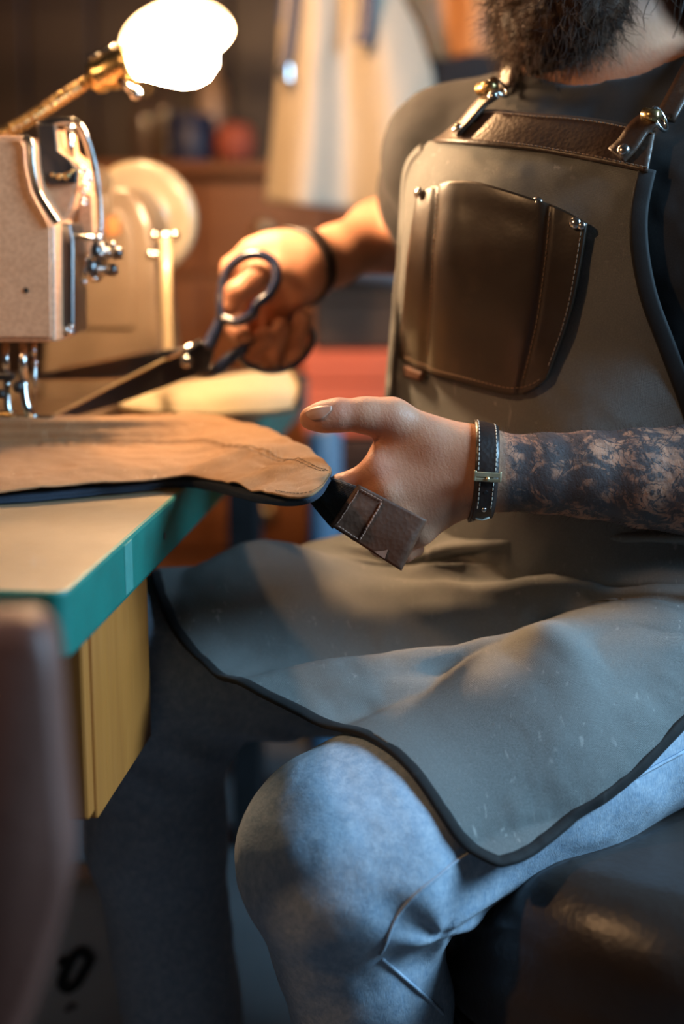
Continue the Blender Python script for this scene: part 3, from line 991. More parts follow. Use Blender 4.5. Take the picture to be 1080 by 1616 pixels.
# ---- dark tee
neckhole = [ell(NECK + V3(-0.006, -0.010, 0.050), (0.095, 0.088, 0.068), RT, 0.008, 's')]
slv_l = chain([SHL, SHL + (ELL - SHL) * 0.62], [0.059, 0.058], 0.025)
slv_r = chain([SHR, SHR + (ELR - SHR) * 0.35, SHR + (ELR - SHR) * 0.72], [0.062, 0.058, 0.056], 0.035)
shirt_u = [(p[0], p[1], p[2]) for p in torso]
def fshirt_base(P):
    return np.minimum(sdf(torso, P, 0.007), sdf(slv_l + slv_r, P))
shirt = [(lambda P, p=p: p[0](P) - 0.007, p[1], 'u') for p in torso] + slv_l + slv_r + neckhole
sdisp = lambda P, D: 0.0035 * noise3(P * V3(1, 1, 0.6), 16, 21) + 0.0015 * noise3(P, 45, 22)
v, f = isosurface(shirt, (-0.05, 1.02, 0.45), (0.60, 1.85, 1.26), 0.0045, disp=sdisp)
obj('tee_shirt', v, f, M['shirt'], person, smooth=True)['label'] = 'dark charcoal tee shirt'
fshirt = lambda P: sdf(shirt, P)

# ---- jeans
jeansL = chain([HIPL, (HIPL + KNL) / 2 + V3(0, 0, 0.004), KNL + V3(0.03, 0.012, 0.004), KNL], [0.098, 0.091, 0.086, 0.081], 0.03) + \
         chain([KNL, KNL + (ANL - KNL) * 0.35 + V3(0.012, 0.01, 0), KNL + (ANL - KNL) * 0.96], [0.079, 0.067, 0.058], 0.012)
jeansR = chain([HIPR, (HIPR + KNR) / 2, KNR], [0.098, 0.094, 0.084], 0.03) + \
         chain([KNR, KNR + (ANR - KNR) * 0.35 + V3(-0.014, 0, 0), KNR + (ANR - KNR) * 0.96], [0.081, 0.064, 0.059], 0.03)
jeans = [ell(V3(0.285, 1.360, 0.600), (0.195, 0.145, 0.125), RP, 0.05)] + jeansL + jeansR
back_knee = W(700, 1462, 1.12)
def jdisp(P, D):
    # gathers behind the near knee and soft drag lines
    q = P - back_knee
    r = np.linalg.norm(q, axis=-1)
    ang = np.arctan2(q[..., 2], q[..., 0])
    w = 0.0038 * np.sin(ang * 5.0 + 30 * r + 2.2 * noise3(P, 16, 33)) * np.clip(r / 0.03, 0, 1) * np.exp(-(r / 0.075) ** 2)
    q2 = P - KNR
    r2 = np.linalg.norm(q2, axis=-1)
    w2 = 0.0028 * np.sin(P[..., 2] * 120 + P[..., 0] * 90 + 2.0 * noise3(P, 14, 77)) * np.exp(-((P[..., 2] - KNR[2] + 0.07) / 0.03) ** 2) * (r2 < 0.16)
    return w + w2 + 0.0022 * noise3(P, 26, 31) + 0.0009 * noise3(P, 70, 32)
v, f = isosurface(jeans, (-0.34, 0.92, 0.10), (0.56, 1.62, 0.76), 0.0042, disp=jdisp)
jo = obj('jeans', v, f, M['jeans'], person, smooth=True)
jo['label'] = 'faded blue denim jeans'
fjeans = lambda P: sdf(jeans, P)
# outer seam of the near leg
sp = cat1([(1080, 1186), (980, 1240), (860, 1308), (745, 1345), (690, 1385), (650, 1418), (625, 1450), (608, 1492), (600, 1506)], 90)
fjd = lambda P: sdf(jeans, P) + jdisp(P, None)
Ps = march(sp, fjd, 0.0004)
obj('side_seam', *tube(Ps, 0.0015, n=6), M['jeans'], jo, smooth=True)
st = stitches(march(sp + np.array([4, -5]), fjd, 0.0003), 0.0038, 0.0026, 0.0005)
o = st.build('seam_stitching', M['jeans_dark'], jo); o['kind'] = 'stuff'
sp2 = cat1([(604, 1514), (640, 1545), (680, 1580), (700, 1600)], 30)
obj('side_seam', *tube(march(sp2, fjd, 0.0004), 0.0015, n=6), M['jeans'], jo, smooth=True)
# shoes below the frame
for an, fw in ((ANL, unit((-0.9, -0.35, 0))), (ANR, unit((-0.95, -0.2, 0)))):
    a = V3(an[0], an[1], 0)
    Rs = np.stack([np.cross(UP, fw), fw, UP], 1)
    sh = [ell(a + fw * 0.10 + UP * 0.034, (0.046, 0.100, 0.034), Rs, 0.02), ell(a + fw * 0.0 + UP * 0.042, (0.040, 0.075, 0.040), Rs, 0.03),
          rc(a + UP * 0.05, a + UP * 0.115, 0.045, 0.047, 0.03)]
    v, f = isosurface(sh, a - 0.26, a + 0.26, 0.006)
    v[:, 2] = np.maximum(v[:, 2], 0.012)
    so = obj('shoe', v, f, M['shoe'], person, smooth=True)
    sol = [(a + fw * (0.06 + 0.135 * math.cos(t)) + np.cross(UP, fw) * 0.046 * math.sin(t) + UP * 0.001) for t in np.linspace(0, 2 * math.pi, 24, endpoint=False)]
    obj('sole', *prism(sol, (0, 0, 0.014)), M['rubber'], so)
# ------------------------------------------------------------------ apron, bracelets (worn by the person)
apron = thing('apron', (0, 0, 0), None, None)
apron.parent = person
apron['wloc'] = [float(c) for c in BASE]
apron.location = (0, 0, 0)
apron['label'] = 'grey waxed canvas bib apron with leather pocket and black binding'
ftorso = lambda P: sdf(torso, P, 0.007)

def patch(top, bot, nu, nv, f, off, bulge=None, ns=0.0, seed=1, left=None, right=None):
    T = cat1(top, nv); Bm = cat1(bot, nv)
    G2 = np.stack([T + (Bm - T) * t for t in np.linspace(0, 1, nu)], 0)
    if left is not None:
        l = cat1(left, nu); r = cat1(right, nu)
        s = np.linspace(0, 1, nv)[None, :, None]
        lin = G2[:, :1] * (1 - s) + G2[:, -1:] * s
        G2 = G2 + ((l[:, None] * (1 - s) + r[:, None] * s) - lin)
    G = march(G2, f, off)
    if ns:
        N = gridnormals(G)
        if np.mean(N[..., 1]) > 0: N = -N
        G = G + N * (ns * noise3(G, 20, seed) + 0.5 * ns * noise3(G, 55, seed + 3))[..., None]
    if bulge is not None:
        N = gridnormals(G)
        if np.mean(N[..., 1]) > 0: N = -N
        u = np.linspace(0, 1, nu)[:, None]; w = np.linspace(0, 1, nv)[None, :]
        G = G + N * bulge(u, w)[..., None]
    return G
def smooth_grid(G, it=3):
    for _ in range(it):
        H = G.copy()
        H[1:-1] = (G[:-2] + 2 * G[1:-1] + G[2:]) / 4
        K = H.copy()
        K[:, 1:-1] = (H[:, :-2] + 2 * H[:, 1:-1] + H[:, 2:]) / 4
        G = K
    return G

# bib
bt = [(676, 222), (740, 224), (830, 232), (920, 248), (1022, 268)]
bb = [(650, 930), (760, 925), (880, 925), (1000, 925), (1140, 930)]
bl = [(676, 222), (644, 262), (640, 330), (632, 420), (622, 520), (614, 610), (612, 690), (622, 800), (650, 930)]
br = [(1022, 268), (1009, 330), (1010, 400), (1026, 475), (1054, 550), (1082, 625), (1104, 700), (1122, 800), (1140, 930)]
BIB = smooth_grid(patch(bt, bb, 90, 60, ftorso, 0.013, left=bl, right=br), 6)
NB = gridnormals(BIB); NB = NB if NB[..., 1].mean() < 0 else -NB
BIB = BIB + NB * (0.0028 * noise3(BIB, 14, 41) + 0.0012 * noise3(BIB, 40, 43))[..., None]
flip = gridnormals(BIB)[..., 1].mean() > 0
v, f, uv = sheet(BIB, 0.0016, flip)
obj('bib', v, f, M['apron'], apron, smooth=True, uv=uv)
edge = BIB[:, -1]
obj('armhole_binding', *tube(edge, 1.0, n=10, flat=(0.0075, 0.0022), up=(0.3, 1, 0)), M['binding'], apron, smooth=True)
obj('armhole_binding', *tube(BIB[3:, 0], 1.0, n=10, flat=(0.0045, 0.0018), up=(1, 0.4, 0)), M['apron'], apron, smooth=True)
fbib = lambda P: sdf(torso, P, 0.0195)

# leather band along the top of the bib
band = patch([(728, 186), (770, 172), (850, 178), (940, 186), (1034, 205)], [(683, 222), (750, 226), (830, 234), (920, 250), (1022, 271)], 12, 50, ftorso, 0.0165, ns=0.0012, seed=51)
band = smooth_grid(band, 2)
v, f, uv = sheet(band, 0.003, gridnormals(band)[..., 1].mean() > 0)
bo = obj('top_band', v, f, M['leather_brown'], apron, smooth=True, uv=uv)
Nb = gridnormals(band); Nb = Nb if Nb[..., 1].mean() < 0 else -Nb
for row in (1, 10):
    o = stitches(band[row] + Nb[row] * 0.0006, 0.0042, 0.0030, 0.0006).build('band_stitching', M['thread_brown'], apron); o['kind'] = 'stuff'

# leather chest pocket
pt = [(659, 302), (690, 293), (722, 290), (760, 291), (850, 317), (890, 331), (926, 352)]
pb = [(629, 568), (668, 588), (720, 603), (770, 617), (806, 624), (836, 618), (862, 598)]
pl = [(659, 302), (646, 380), (637, 470), (629, 568)]
pr = [(926, 352), (915, 420), (898, 500), (862, 598)]
def pbulge(u, w):
    return 0.004 * np.exp(-((w - 0.30) / 0.13) ** 2) * (1 - 0.5 * u) + 0.0035 * np.exp(-((w - 0.62) / 0.14) ** 2) * (1 - 0.6 * u) \
        - 0.0028 * np.exp(-((w - 0.17) / 0.030) ** 2) - 0.0022 * np.exp(-((w - 0.73) / 0.025) ** 2) + 0.004 * np.exp(-(u / 0.12) ** 2) * np.sin(w * math.pi) ** 2
PK = patch(pt, pb, 60, 70, ftorso, 0.0200, left=pl, right=pr)
PK = smooth_grid(PK, 3)
Np = gridnormals(PK); Np = Np if Np[..., 1].mean() < 0 else -Np
uu = np.linspace(0, 1, 60)[:, None]; ww = np.linspace(0, 1, 70)[None, :]
PK = PK + Np * (pbulge(uu, ww) + 0.0008 * noise3(PK, 30, 61))[..., None]
v, f, uv = sheet(PK, 0.0055, gridnormals(PK)[..., 1].mean() > 0)
obj('pocket', v, f, M['leather_pocket'], apron, smooth=True, uv=uv)['label'] = 'glossy dark brown leather chest pocket'
for path in (PK[4:56, 67], PK[57, 3:66], PK[2:56, 12], PK[2:56, 51]):
    o = stitches(path + Np[30, 40] * 0.0006, 0.0046, 0.0032, 0.0006).build('pocket_stitching', M['thread_brown'], apron); o['kind'] = 'stuff'
def rivet(px, py, off, parent, r=0.0042, f=ftorso, mat='nickel', name='rivet'):
    P = march(np.array([[px, py]]), f, off)[0]
    n = grad(f, P[None])[0]
    v, f_ = lathe([(r * 1.25, 0), (r * 1.25, r * 0.25), (r * 0.9, r * 0.6), (r * 0.35, r * 0.8), (0.0001, r * 0.82)], P, n, 14)
    return obj(name, v, f_, M[mat], parent, smooth=True)
for px, py in ((661, 304), (717, 295), (848, 320), (908, 352)):
    rivet(px, py, 0.0225, apron)
rivet(714, 306, 0.0225, apron, 0.003); rivet(918, 356, 0.0225, apron, 0.003)
# small folded leather tab under the pocket
tb = patch([(634, 577), (666, 590)], [(632, 592), (662, 602)], 5, 8, ftorso, 0.0215)
v, f, uv = sheet(tb, 0.004, gridnormals(tb)[..., 1].mean() > 0)
obj('leather_tab', v, f, M['leather_tag'], apron, smooth=True, uv=uv)

# shoulder straps with rings
def strap(path2, off, w, name='shoulder_strap', mat='leather_brown', f=fshirt_base):
    p = march(cat1(path2, 30), f, off) if np.shape(path2)[1] == 2 else np.asarray(path2)
    nrm = grad(f, p)
    T = np.gradient(p, axis=0); T /= np.linalg.norm(T, axis=1, keepdims=True)
    S = np.cross(T, nrm); S /= np.linalg.norm(S, axis=1, keepdims=True)
    G = np.stack([p + S * w * s for s in np.linspace(-1, 1, 5)], 1)
    v, f_, uv = sheet(G, 0.0032, np.mean(np.sum(gridnormals(G) * nrm[:, None], -1)) < 0)
    return obj(name, v, f_, M[mat], apron, smooth=True, uv=uv)
strap([(716, 208), (735, 188), (760, 160), (782, 144)], 0.0215, 0.0095)
strap([(972, 244), (990, 226), (1008, 200), (1026, 186)], 0.0225, 0.0100)
a0 = march(np.array([[1046, 182]]), fshirt_base, 0.013)[0]; c0 = march(np.array([[790, 134]]), fshirt_base, 0.013)[0]
tl_ = (NECK * 0.45 + SHL * 0.55) + V3(0, 0, 0.08); tr_ = (NECK * 0.5 + SHR * 0.5) + V3(0, 0, 0.08)
bk_ = V3(0.30, 1.50, 0.86)
for q in ([a0, (a0 + tl_) / 2 - Ft * -0.02, tl_, tl_ - Ft * 0.10 - V3(0, 0, 0.06), bk_ + Lt * 0.03 - Ft * 0.05], [c0, (c0 + tr_) / 2, tr_, tr_ - Ft * 0.10 - V3(0, 0, 0.06), bk_ - Lt * 0.03 - Ft * 0.05]):
    strap(settle(cat1(np.array(q), 30), fshirt_base, 0.009), 0.0, 0.0095)
for (px, py, off) in ((722, 202, 0.0240), (778, 150, 0.0240), (984, 236, 0.0250)):
    rivet(px, py, off, apron, 0.0042, fshirt_base)
for (px, py, ax) in ((788, 138, (0.6, -0.5, 0.6)), (1042, 188, (0.7, -0.5, 0.4))):
    c = march(np.array([[px, py]]), fshirt_base, 0.016)[0]
    obj('strap_ring', *torus(c, 0.0105, 0.0017, ax), M['steel'], apron, smooth=True)
for a_, b_ in (((756, 142), (782, 134)), ((1016, 180), (1040, 184))):
    p = march(np.array([a_, b_]), fshirt_base, 0.024)
    obj('strap_keeper', *tube(p, 0.0058, n=10), M['brass'], apron, smooth=True)

# skirt of the apron, draped over both thighs
SK = np.array([
    [(250, 975, 1.44), (330, 938, 1.47), (430, 905, 1.47), (600, 872, 1.43), (740, 832, 1.355), (900, 824, 1.275), (1110, 822, 1.215), (1250, 815, 1.19)],
    [(248, 945, 1.41), (328, 905, 1.43), (430, 878, 1.43), (600, 890, 1.40), (740, 862, 1.33), (900, 856, 1.265), (1110, 856, 1.210), (1250, 850, 1.185)],
    [(248, 934, 1.385), (328, 892, 1.40), (430, 866, 1.40), (595, 905, 1.385), (735, 896, 1.335), (900, 892, 1.290), (1110, 884, 1.240), (1250, 880, 1.21)],
    [(250, 934, 1.345), (330, 888, 1.36), (430, 862, 1.365), (580, 900, 1.355), (715, 921, 1.315), (890, 920, 1.265), (1110, 938, 1.215), (1250, 925, 1.19)],
    [(275, 985, 1.295), (350, 950, 1.30), (450, 945, 1.305), (580, 960, 1.305), (710, 966, 1.295), (880, 972, 1.270), (1100, 990, 1.220), (1245, 960, 1.19)],
    [(310, 1032, 1.265), (395, 1040, 1.28), (490, 1052, 1.285), (610, 1062, 1.29), (735, 1068, 1.290), (885, 1062, 1.280), (1095, 1026, 1.228), (1240, 985, 1.19)],
    [(350, 1066, 1.24), (422, 1066, 1.248), (512, 1062, 1.254), (630, 1056, 1.258), (750, 1046, 1.260), (880, 1040, 1.255), (1090, 1026, 1.216), (1236, 990, 1.185)],
    [(378, 1074, 1.215), (445, 1060, 1.218), (530, 1042, 1.220), (640, 1022, 1.222), (760, 1003, 1.222), (870, 999, 1.220), (1085, 1022, 1.200), (1232, 992, 1.18)],
    [(450, 1110, 1.175), (520, 1092, 1.182), (600, 1076, 1.186), (700, 1060, 1.19), (800, 1050, 1.190), (920, 1045, 1.188), (1085, 1042, 1.180), (1230, 992, 1.17)],
    [(545, 1162, 1.14), (610, 1150, 1.15), (680, 1135, 1.155), (770, 1120, 1.16), (870, 1105, 1.165), (970, 1085, 1.168), (1088, 1068, 1.168), (1228, 992, 1.165)],
    [(640, 1234, 1.085), (690, 1215, 1.10), (750, 1195, 1.115), (830, 1175, 1.125), (920, 1150, 1.14), (1005, 1115, 1.15), (1098, 1084, 1.155), (1226, 990, 1.16)],
    [(712, 1316, 1.05), (755, 1295, 1.065), (805, 1270, 1.08), (870, 1235, 1.10), (950, 1185, 1.12), (1030, 1138, 1.135), (1105, 1094, 1.148), (1225, 988, 1.158)],
    [(782, 1360, 1.04), (818, 1352, 1.048), (855, 1328, 1.060), (910, 1282, 1.080), (980, 1220, 1.105), (1050, 1150, 1.13), (1110, 1096, 1.145), (1224, 986, 1.155)],
], float)
SK[8:, :, 2] += np.array([0.008, 0.020, 0.032, 0.040, 0.042])[:, None]
SKG = cat1(cat1(SK, 150, 0), 110, 1)
# round the free corner
SKW = WA(SKG)
fleg = lambda P: sdf(jeans, P)
SKW = push_out(SKW, fleg, 0.0065)
SKW = smooth_grid(SKW, 2)
Ns = gridnormals(SKW); Ns = Ns if Ns[..., 2].mean() > 0 else -Ns
gu = np.linspace(0, 1, 150)[:, None]; gw = np.linspace(0, 1, 110)[None, :]
folds = 0.0036 * noise3(SKW, 11, 71) + 0.0026 * noise3(SKW * V3(1, 1, 0.7), 27, 72) + 0.0009 * noise3(SKW, 70, 73)
waist = np.exp(-((gu - 0.16) / 0.10) ** 2) * np.clip((gw - 0.36) / 0.13, 0, 1)
folds = folds + waist * 0.0075 * np.sin(gu * 62 + 3.0 * noise3(SKW, 9, 75) + gw * 4)
# a pleat that tips the cloth left over the knee and right over the hip, and a hollow beside it
gc = 0.72 - 0.75 * (gu - 0.58)
folds = folds + 0.013 * np.exp(-((gw - gc) / 0.055) ** 2) * np.exp(-((gu - 0.68) / 0.10) ** 2)
folds = folds - 0.008 * np.exp(-((gu - 0.655 + 0.12 * (gw - 0.45)) / 0.022) ** 2) * np.exp(-((gw - 0.46) / 0.10) ** 2)
folds = folds - 0.005 * np.exp(-((gw - gc - 0.10) / 0.03) ** 2) * np.exp(-((gu - 0.66) / 0.07) ** 2)
SKW = SKW + Ns * folds[..., None]
SKW = push_out(SKW, fleg, 0.0060)
v, f, uv = sheet(SKW, 0.0018, gridnormals(SKW)[..., 2].mean() < 0)
obj('skirt', v, f, M['apron'], apron, smooth=True, uv=uv)
hem = np.concatenate([SKW[30:, 0], SKW[-1, 1:]])
k = np.ones(9) / 9
hs_ = hem.copy()
for i in range(3):
    hs_[4:-4, i] = np.convolve(hem[:, i], k, 'valid')
nn = np.concatenate([Ns[30:, 0], Ns[-1, 1:]])
S_ = np.gradient(hs_, axis=0); S_ /= np.linalg.norm(S_, axis=1, keepdims=True)
Sd = np.cross(S_, nn)
wv_ = 0.0003 * np.sin(np.arange(len(hs_)) * 0.55) + 0.0005 * noise3(hs_, 160, 74)
Gh = np.stack([hs_ + Sd * (0.0055 * s) + nn * (0.0026 * (1 - s ** 4) + wv_[:, None] - 0.0006) for s in np.linspace(-1, 1, 7)], 1)
v, f, uv = sheet(Gh, 0.0045, np.mean(np.sum(gridnormals(Gh) * nn[:, None], -1)) < 0)
obj('hem_binding', v, f, M['binding'], apron, smooth=True, uv=uv)['label'] = 'black fabric binding along the apron hem'

# ---- leather bracelet on the near wrist
br_ = thing('bracelet', (0, 0, 0), None, None)
br_.parent = person; br_['wloc'] = [float(c) for c in BASE]
br_['label'] = 'black leather bracelet with white stitching and brass buckle'
ax = unit(W(830, 747, 1.2) - W(720, 741, 1.2))
e1 = unit(np.cross(ax, UP)); e1 = e1 if e1[1] < 0 else -e1     # towards the camera
e2 = np.cross(ax, e1); e2 = e2 if e2[2] > 0 else -e2
cw = W(763, 743, 1.201)
def loop(cx, w, off, a0=0, a1=2 * math.pi, n=72, rows=7, lift=0.0):
    an = np.linspace(a0, a1, n)
    G = np.zeros((rows, n, 3))
    for i, s in enumerate(np.linspace(-1, 1, rows)):
        c = cw + ax * (cx + s * w)
        dirs = np.cos(an)[:, None] * e1 + np.sin(an)[:, None] * e2
        lo = np.full(n, 0.005); hi = np.full(n, 0.075)
        for _ in range(22):
            md = (lo + hi) / 2
            ins = fnear(c + dirs * md[:, None]) < off + lift
            lo = np.where(ins, md, lo); hi = np.where(ins, hi, md)
        G[i] = c + dirs * lo[:, None]
    k = G.mean(0)
    return G
def strapmesh(G, t, name, mat, parent, closed=False):
    c = G.mean((0, 1))
    N = gridnormals(G)
    out = np.mean(np.sum(N * (G - cw), -1)) > 0
    v, f, uv = sheet(G, t, not out)
    return obj(name, v, f, mat, parent, smooth=True, uv=uv)
BW = 0.0098
G = loop(0.0, BW, 0.0034)
strapmesh(G, 0.0028, 'band', M['leather_black'], br_)
for row, c in ((1, 0), (5, 0)):
    path = np.concatenate([G[row, 2:34], ])
    o = stitches(np.concatenate([G[row] * 0.82 + G[row - 1 if row == 1 else row + 1] * 0.18]) , 0.0040, 0.0027, 0.00055).build('stitching', M['thread_white'], br_); o['kind'] = 'stuff'
# second layer that runs through the buckle and down
A0 = math.radians(-62); A1 = math.radians(2)
G2 = loop(0.0, BW * 0.86, 0.0064, A0, A1, 30)
strapmesh(G2, 0.0027, 'strap_end', M['leather_black'], br_)
for row in (1, 5):
    o = stitches(G2[row][8:], 0.0042, 0.0028, 0.00055).build('stitching', M['thread_white'], br_); o['kind'] = 'stuff'
ch = np.array([G2[1, 2], G2[3, 0], G2[5, 2]]); ch = ch + (ch - cw) * 0.012
obj('tip_stitch', *tube(ch, 0.0008, n=6), M['thread_white'], br_, smooth=True)
# keeper loop
G3 = loop(0.0, 0.0030, 0.0092, math.radians(-40), math.radians(-22), 10)
def onwrist(dx, ang, off):
    return loop(dx, 0.0, off, ang, ang + 0.001, 2, 1)[0, 0]
B0 = math.radians(3)
bk = MB()
pc = onwrist(0, B0, 0.0098)
nb_ = unit(np.cos(B0) * e1 + np.sin(B0) * e2); tb_ = unit(np.cross(ax, nb_))
Rb_ = np.stack([ax, tb_, nb_], 1)
bk.add(box(pc + tb_ * 0.0030, (0.0222, 0.0030, 0.0022), Rb_, 0.0006))
bk.add(box(pc - tb_ * 0.0012, (0.0222, 0.0042, 0.0026), Rb_, 0.0006))
bk.add(box(pc - ax * 0.0102, (0.0022, 0.0085, 0.0024), Rb_, 0.0006))
bk.add(box(pc + ax * 0.0102, (0.0022, 0.0085, 0.0024), Rb_, 0.0006))
bk.build('buckle', M['brass_pale'], br_)
tg = pc - UP * 0.0022 if tb_[2] > 0 else pc
obj('buckle_pin', *ball(pc + nb_ * 0.0016 - UP * 0.002, 0.0016), M['brass_pale'], br_, smooth=True)
hole = onwrist(0, math.radians(-19), 0.0066)
obj('punch_hole', *lathe([(0.0017, 0), (0.0017, 0.0004)], hole, unit(hole - cw), 12), M['ink'], br_)
sp_ = onwrist(0, math.radians(-43), 0.0066)
obj('stud', *ball(sp_, 0.0024), M['steel'], br_, smooth=True)
# dark band on the far wrist
dr = unit(W(520, 402, 1.58) - WRR)
Mr = frame_of(dr)
cr = W(482, 415, 1.556)
frr = lambda P: sdf(fore_r + hand_r[:4], P)
an = np.linspace(0, 2 * math.pi, 48)
Gr = np.zeros((5, 48, 3))
for i, s in enumerate(np.linspace(-1, 1, 5)):
    dirs = np.cos(an)[:, None] * Mr[:, 0] + np.sin(an)[:, None] * Mr[:, 1]
    c = cr + dr * s * 0.008
    lo = np.full(48, 0.005); hi = np.full(48, 0.06)
    for _ in range(20):
        md = (lo + hi) / 2
        ins = frr(c + dirs * md[:, None]) < 0.0032
        lo = np.where(ins, md, lo); hi = np.where(ins, hi, md)
    Gr[i] = c + dirs * lo[:, None]
N = gridnormals(Gr)
v, f, uv = sheet(Gr, 0.003, np.mean(np.sum(N * (Gr - cr), -1)) < 0)
obj('wristband', v, f, M['leather_black'], person, smooth=True, uv=uv)['label'] = 'plain black leather wristband on the far wrist'
# ------------------------------------------------------------------ sewing table
def onzA(a):
    return np.array([onz(*p) for p in a])
C0 = onz(105, 935, TZ); C1 = onz(487, 598, TZ)
E = unit(C1 - C0); Sx = unit(V3(E[1], -E[0], 0))        # E runs along the table edge away from the camera, Sx to the right
TW = 0.95; TT = 0.048
table = thing('sewing_table', (C0[0] - 0.4, C0[1] + 0.7, 0), 'worn tan sewing table with thick teal green painted edge', 'table')
L = float(np.linalg.norm(C1 - C0))
def tp(a, s, z):
    """table coordinates: a along the right edge from the near corner, s to the left of it"""
    return C0 + E * a - Sx * s + V3(0, 0, z)
def rounded(a0, a1, s0, s1, r, z, n=6):
    pts = []
    for (ca, cs, t0) in ((a0 + r, s0 + r, math.pi), (a1 - r, s0 + r, 1.5 * math.pi), (a1 - r, s1 - r, 0), (a0 + r, s1 - r, 0.5 * math.pi)):
        for k in range(n + 1):
            t = t0 + k / n * math.pi / 2
            pts.append(tp(ca + r * math.cos(t), cs + r * math.sin(t), z))
    return pts
obj('tabletop', *prism(rounded(0.0035, L - 0.0035, 0.0035, TW, 0.010, -0.020), (0, 0, 0.020)), M['tabletop'], table)
outl = rounded(0.0, L, 0.0, TW + 0.004, 0.013, 0)
# green band: outer wall with a softened upper and lower edge
lv = [(0.0034, 0.0), (0.0012, -0.0006), (0.0, -0.003), (0.0, -TT + 0.004), (0.002, -TT), (0.02, -TT)]
cen = np.mean(outl, 0)
rings = [np.array(rounded(q, L - q, q, TW + 0.004 - q, 0.013, z)) for q, z in lv]
n = len(outl)
v = np.concatenate(rings); f = []
for i in range(len(lv) - 1):
    for j in range(n):
        f.append((i * n + j, i * n + (j + 1) % n, (i + 1) * n + (j + 1) % n, (i + 1) * n + j))
f.append(tuple((len(lv) - 1) * n + j for j in range(n)))
obj('edge_band', v, f, M['green_edge'], table)['label'] = 'teal green painted edge band'
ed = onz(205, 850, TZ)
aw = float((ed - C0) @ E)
obj('glint_strip', *box(tp(aw, -0.0002, -0.023), (0.0008, 0.024, 0.040), np.stack([Sx, E, UP], 1), 0.0003), M['green_glint'], table)['label'] = 'pale strip painted as a glint on the green edge'  # reflection at the band's joint, put in as a paler strip
obj('edge_screw', *lathe([(0.0032, 0), (0.0032, 0.0008), (0.001, 0.0010)], tp(float((onz(262, 800, TZ) - C0) @ E), -0.0001, -0.026), Sx, 12), M['steel_dark'], table, smooth=False)
# drawer box in ochre wood under the near end
RTb = np.stack([Sx, E, UP], 1)
a0, a1 = 0.115, 0.300
dz0, dz1 = 0.552, TZ - TT
dc = tp((a0 + a1) / 2, 0.016 + 0.16, (dz0 + dz1) / 2 - TZ)
dr_ = obj('drawer_box', *box(dc, (0.32, a1 - a0, dz1 - dz0), RTb, 0.002), M['ochre_wood'], table)
obj('drawer_front', *box(tp(a0 - 0.009, 0.176, (dz0 + dz1) / 2 - TZ), (0.316, 0.018, dz1 - dz0 - 0.012), RTb, 0.003), M['ochre_wood'], dr_)
obj('drawer_knob', *lathe([(0.006, 0), (0.006, 0.012), (0.014, 0.018), (0.012, 0.026), (0.001, 0.028)], tp(a0 - 0.018, 0.176, (dz0 + dz1) / 2 - TZ), -E, 16), M['brass'], dr_, smooth=True)
for a in (0.12, L - 0.12):
    obj('leg', *box(tp(a, TW - 0.08, -TT / 2 - TZ / 2), (0.05, 0.05, TZ - TT), RTb, 0.004), M['black_metal'], table)
obj('leg', *box(tp(L - 0.10, 0.09, -TT / 2 - TZ / 2), (0.05, 0.05, TZ - TT), RTb, 0.004), M['black_metal'], table)
obj('leg', *box(tp(0.12, 0.42, -TT / 2 - TZ / 2), (0.05, 0.05, TZ - TT), RTb, 0.004), M['black_metal'], table)

# ------------------------------------------------------------------ the tan canvas piece being sewn
work = thing('canvas_workpiece', onz(250, 740, TZ), 'tan waxed canvas bag piece lying over the table edge with a leather pull tab', 'fabric')
cx = [-90, 60, 180, 300, 375, 430, 475, 505, 523]
rows = [
    ([780, 771, 760, 751, 766, 781, 783, 772, 748], [.777, .777, .778, .780, .786, .790, .793, .797, .801]),
    ([757, 750, 741, 733, 744, 757, 764, 760, 746], [.784, .784, .785, .787, .791, .794, .797, .800, .802]),
    ([728, 723, 717, 712, 722, 737, 748, 751, 744], [.793, .793, .793, .794, .797, .799, .801, .802, .803]),
    ([703, 700, 697, 695, 705, 718, 731, 740, 742], [.800, .800, .800, .800, .802, .803, .804, .804, .803]),
    ([680, 679, 677, 675, 683, 697, 714, 730, 740], [.812, .812, .811, .809, .808, .806, .806, .805, .803]),
    ([660, 658, 656, 655, 664, 681, 702, 722, 739], [.821, .822, .821, .817, .813, .809, .807, .805, .803]),
    ([672, 668, 664, 664, 672, 688, 707, 725, 739], [.795, .795, .796, .797, .799, .800, .801, .802, .802]),
]
TG = np.array([[onz(x, y, z) for x, y, z in zip(cx, ys, zs)] for ys, zs in rows])
TG = cat1(cat1(TG, 80, 0), 190, 1)
Nt = gridnormals(TG); Nt = Nt if Nt[..., 2].mean() > 0 else -Nt
gu = np.linspace(0, 1, 80)[:, None]; gw = np.linspace(0, 1, 190)[None, :]
dis = 0.0042 * noise3(TG * V3(0.6, 1.6, 1), 15, 81) + 0.0026 * noise3(TG * V3(0.8, 1.5, 1), 36, 82) + 0.0009 * noise3(TG, 100, 83)
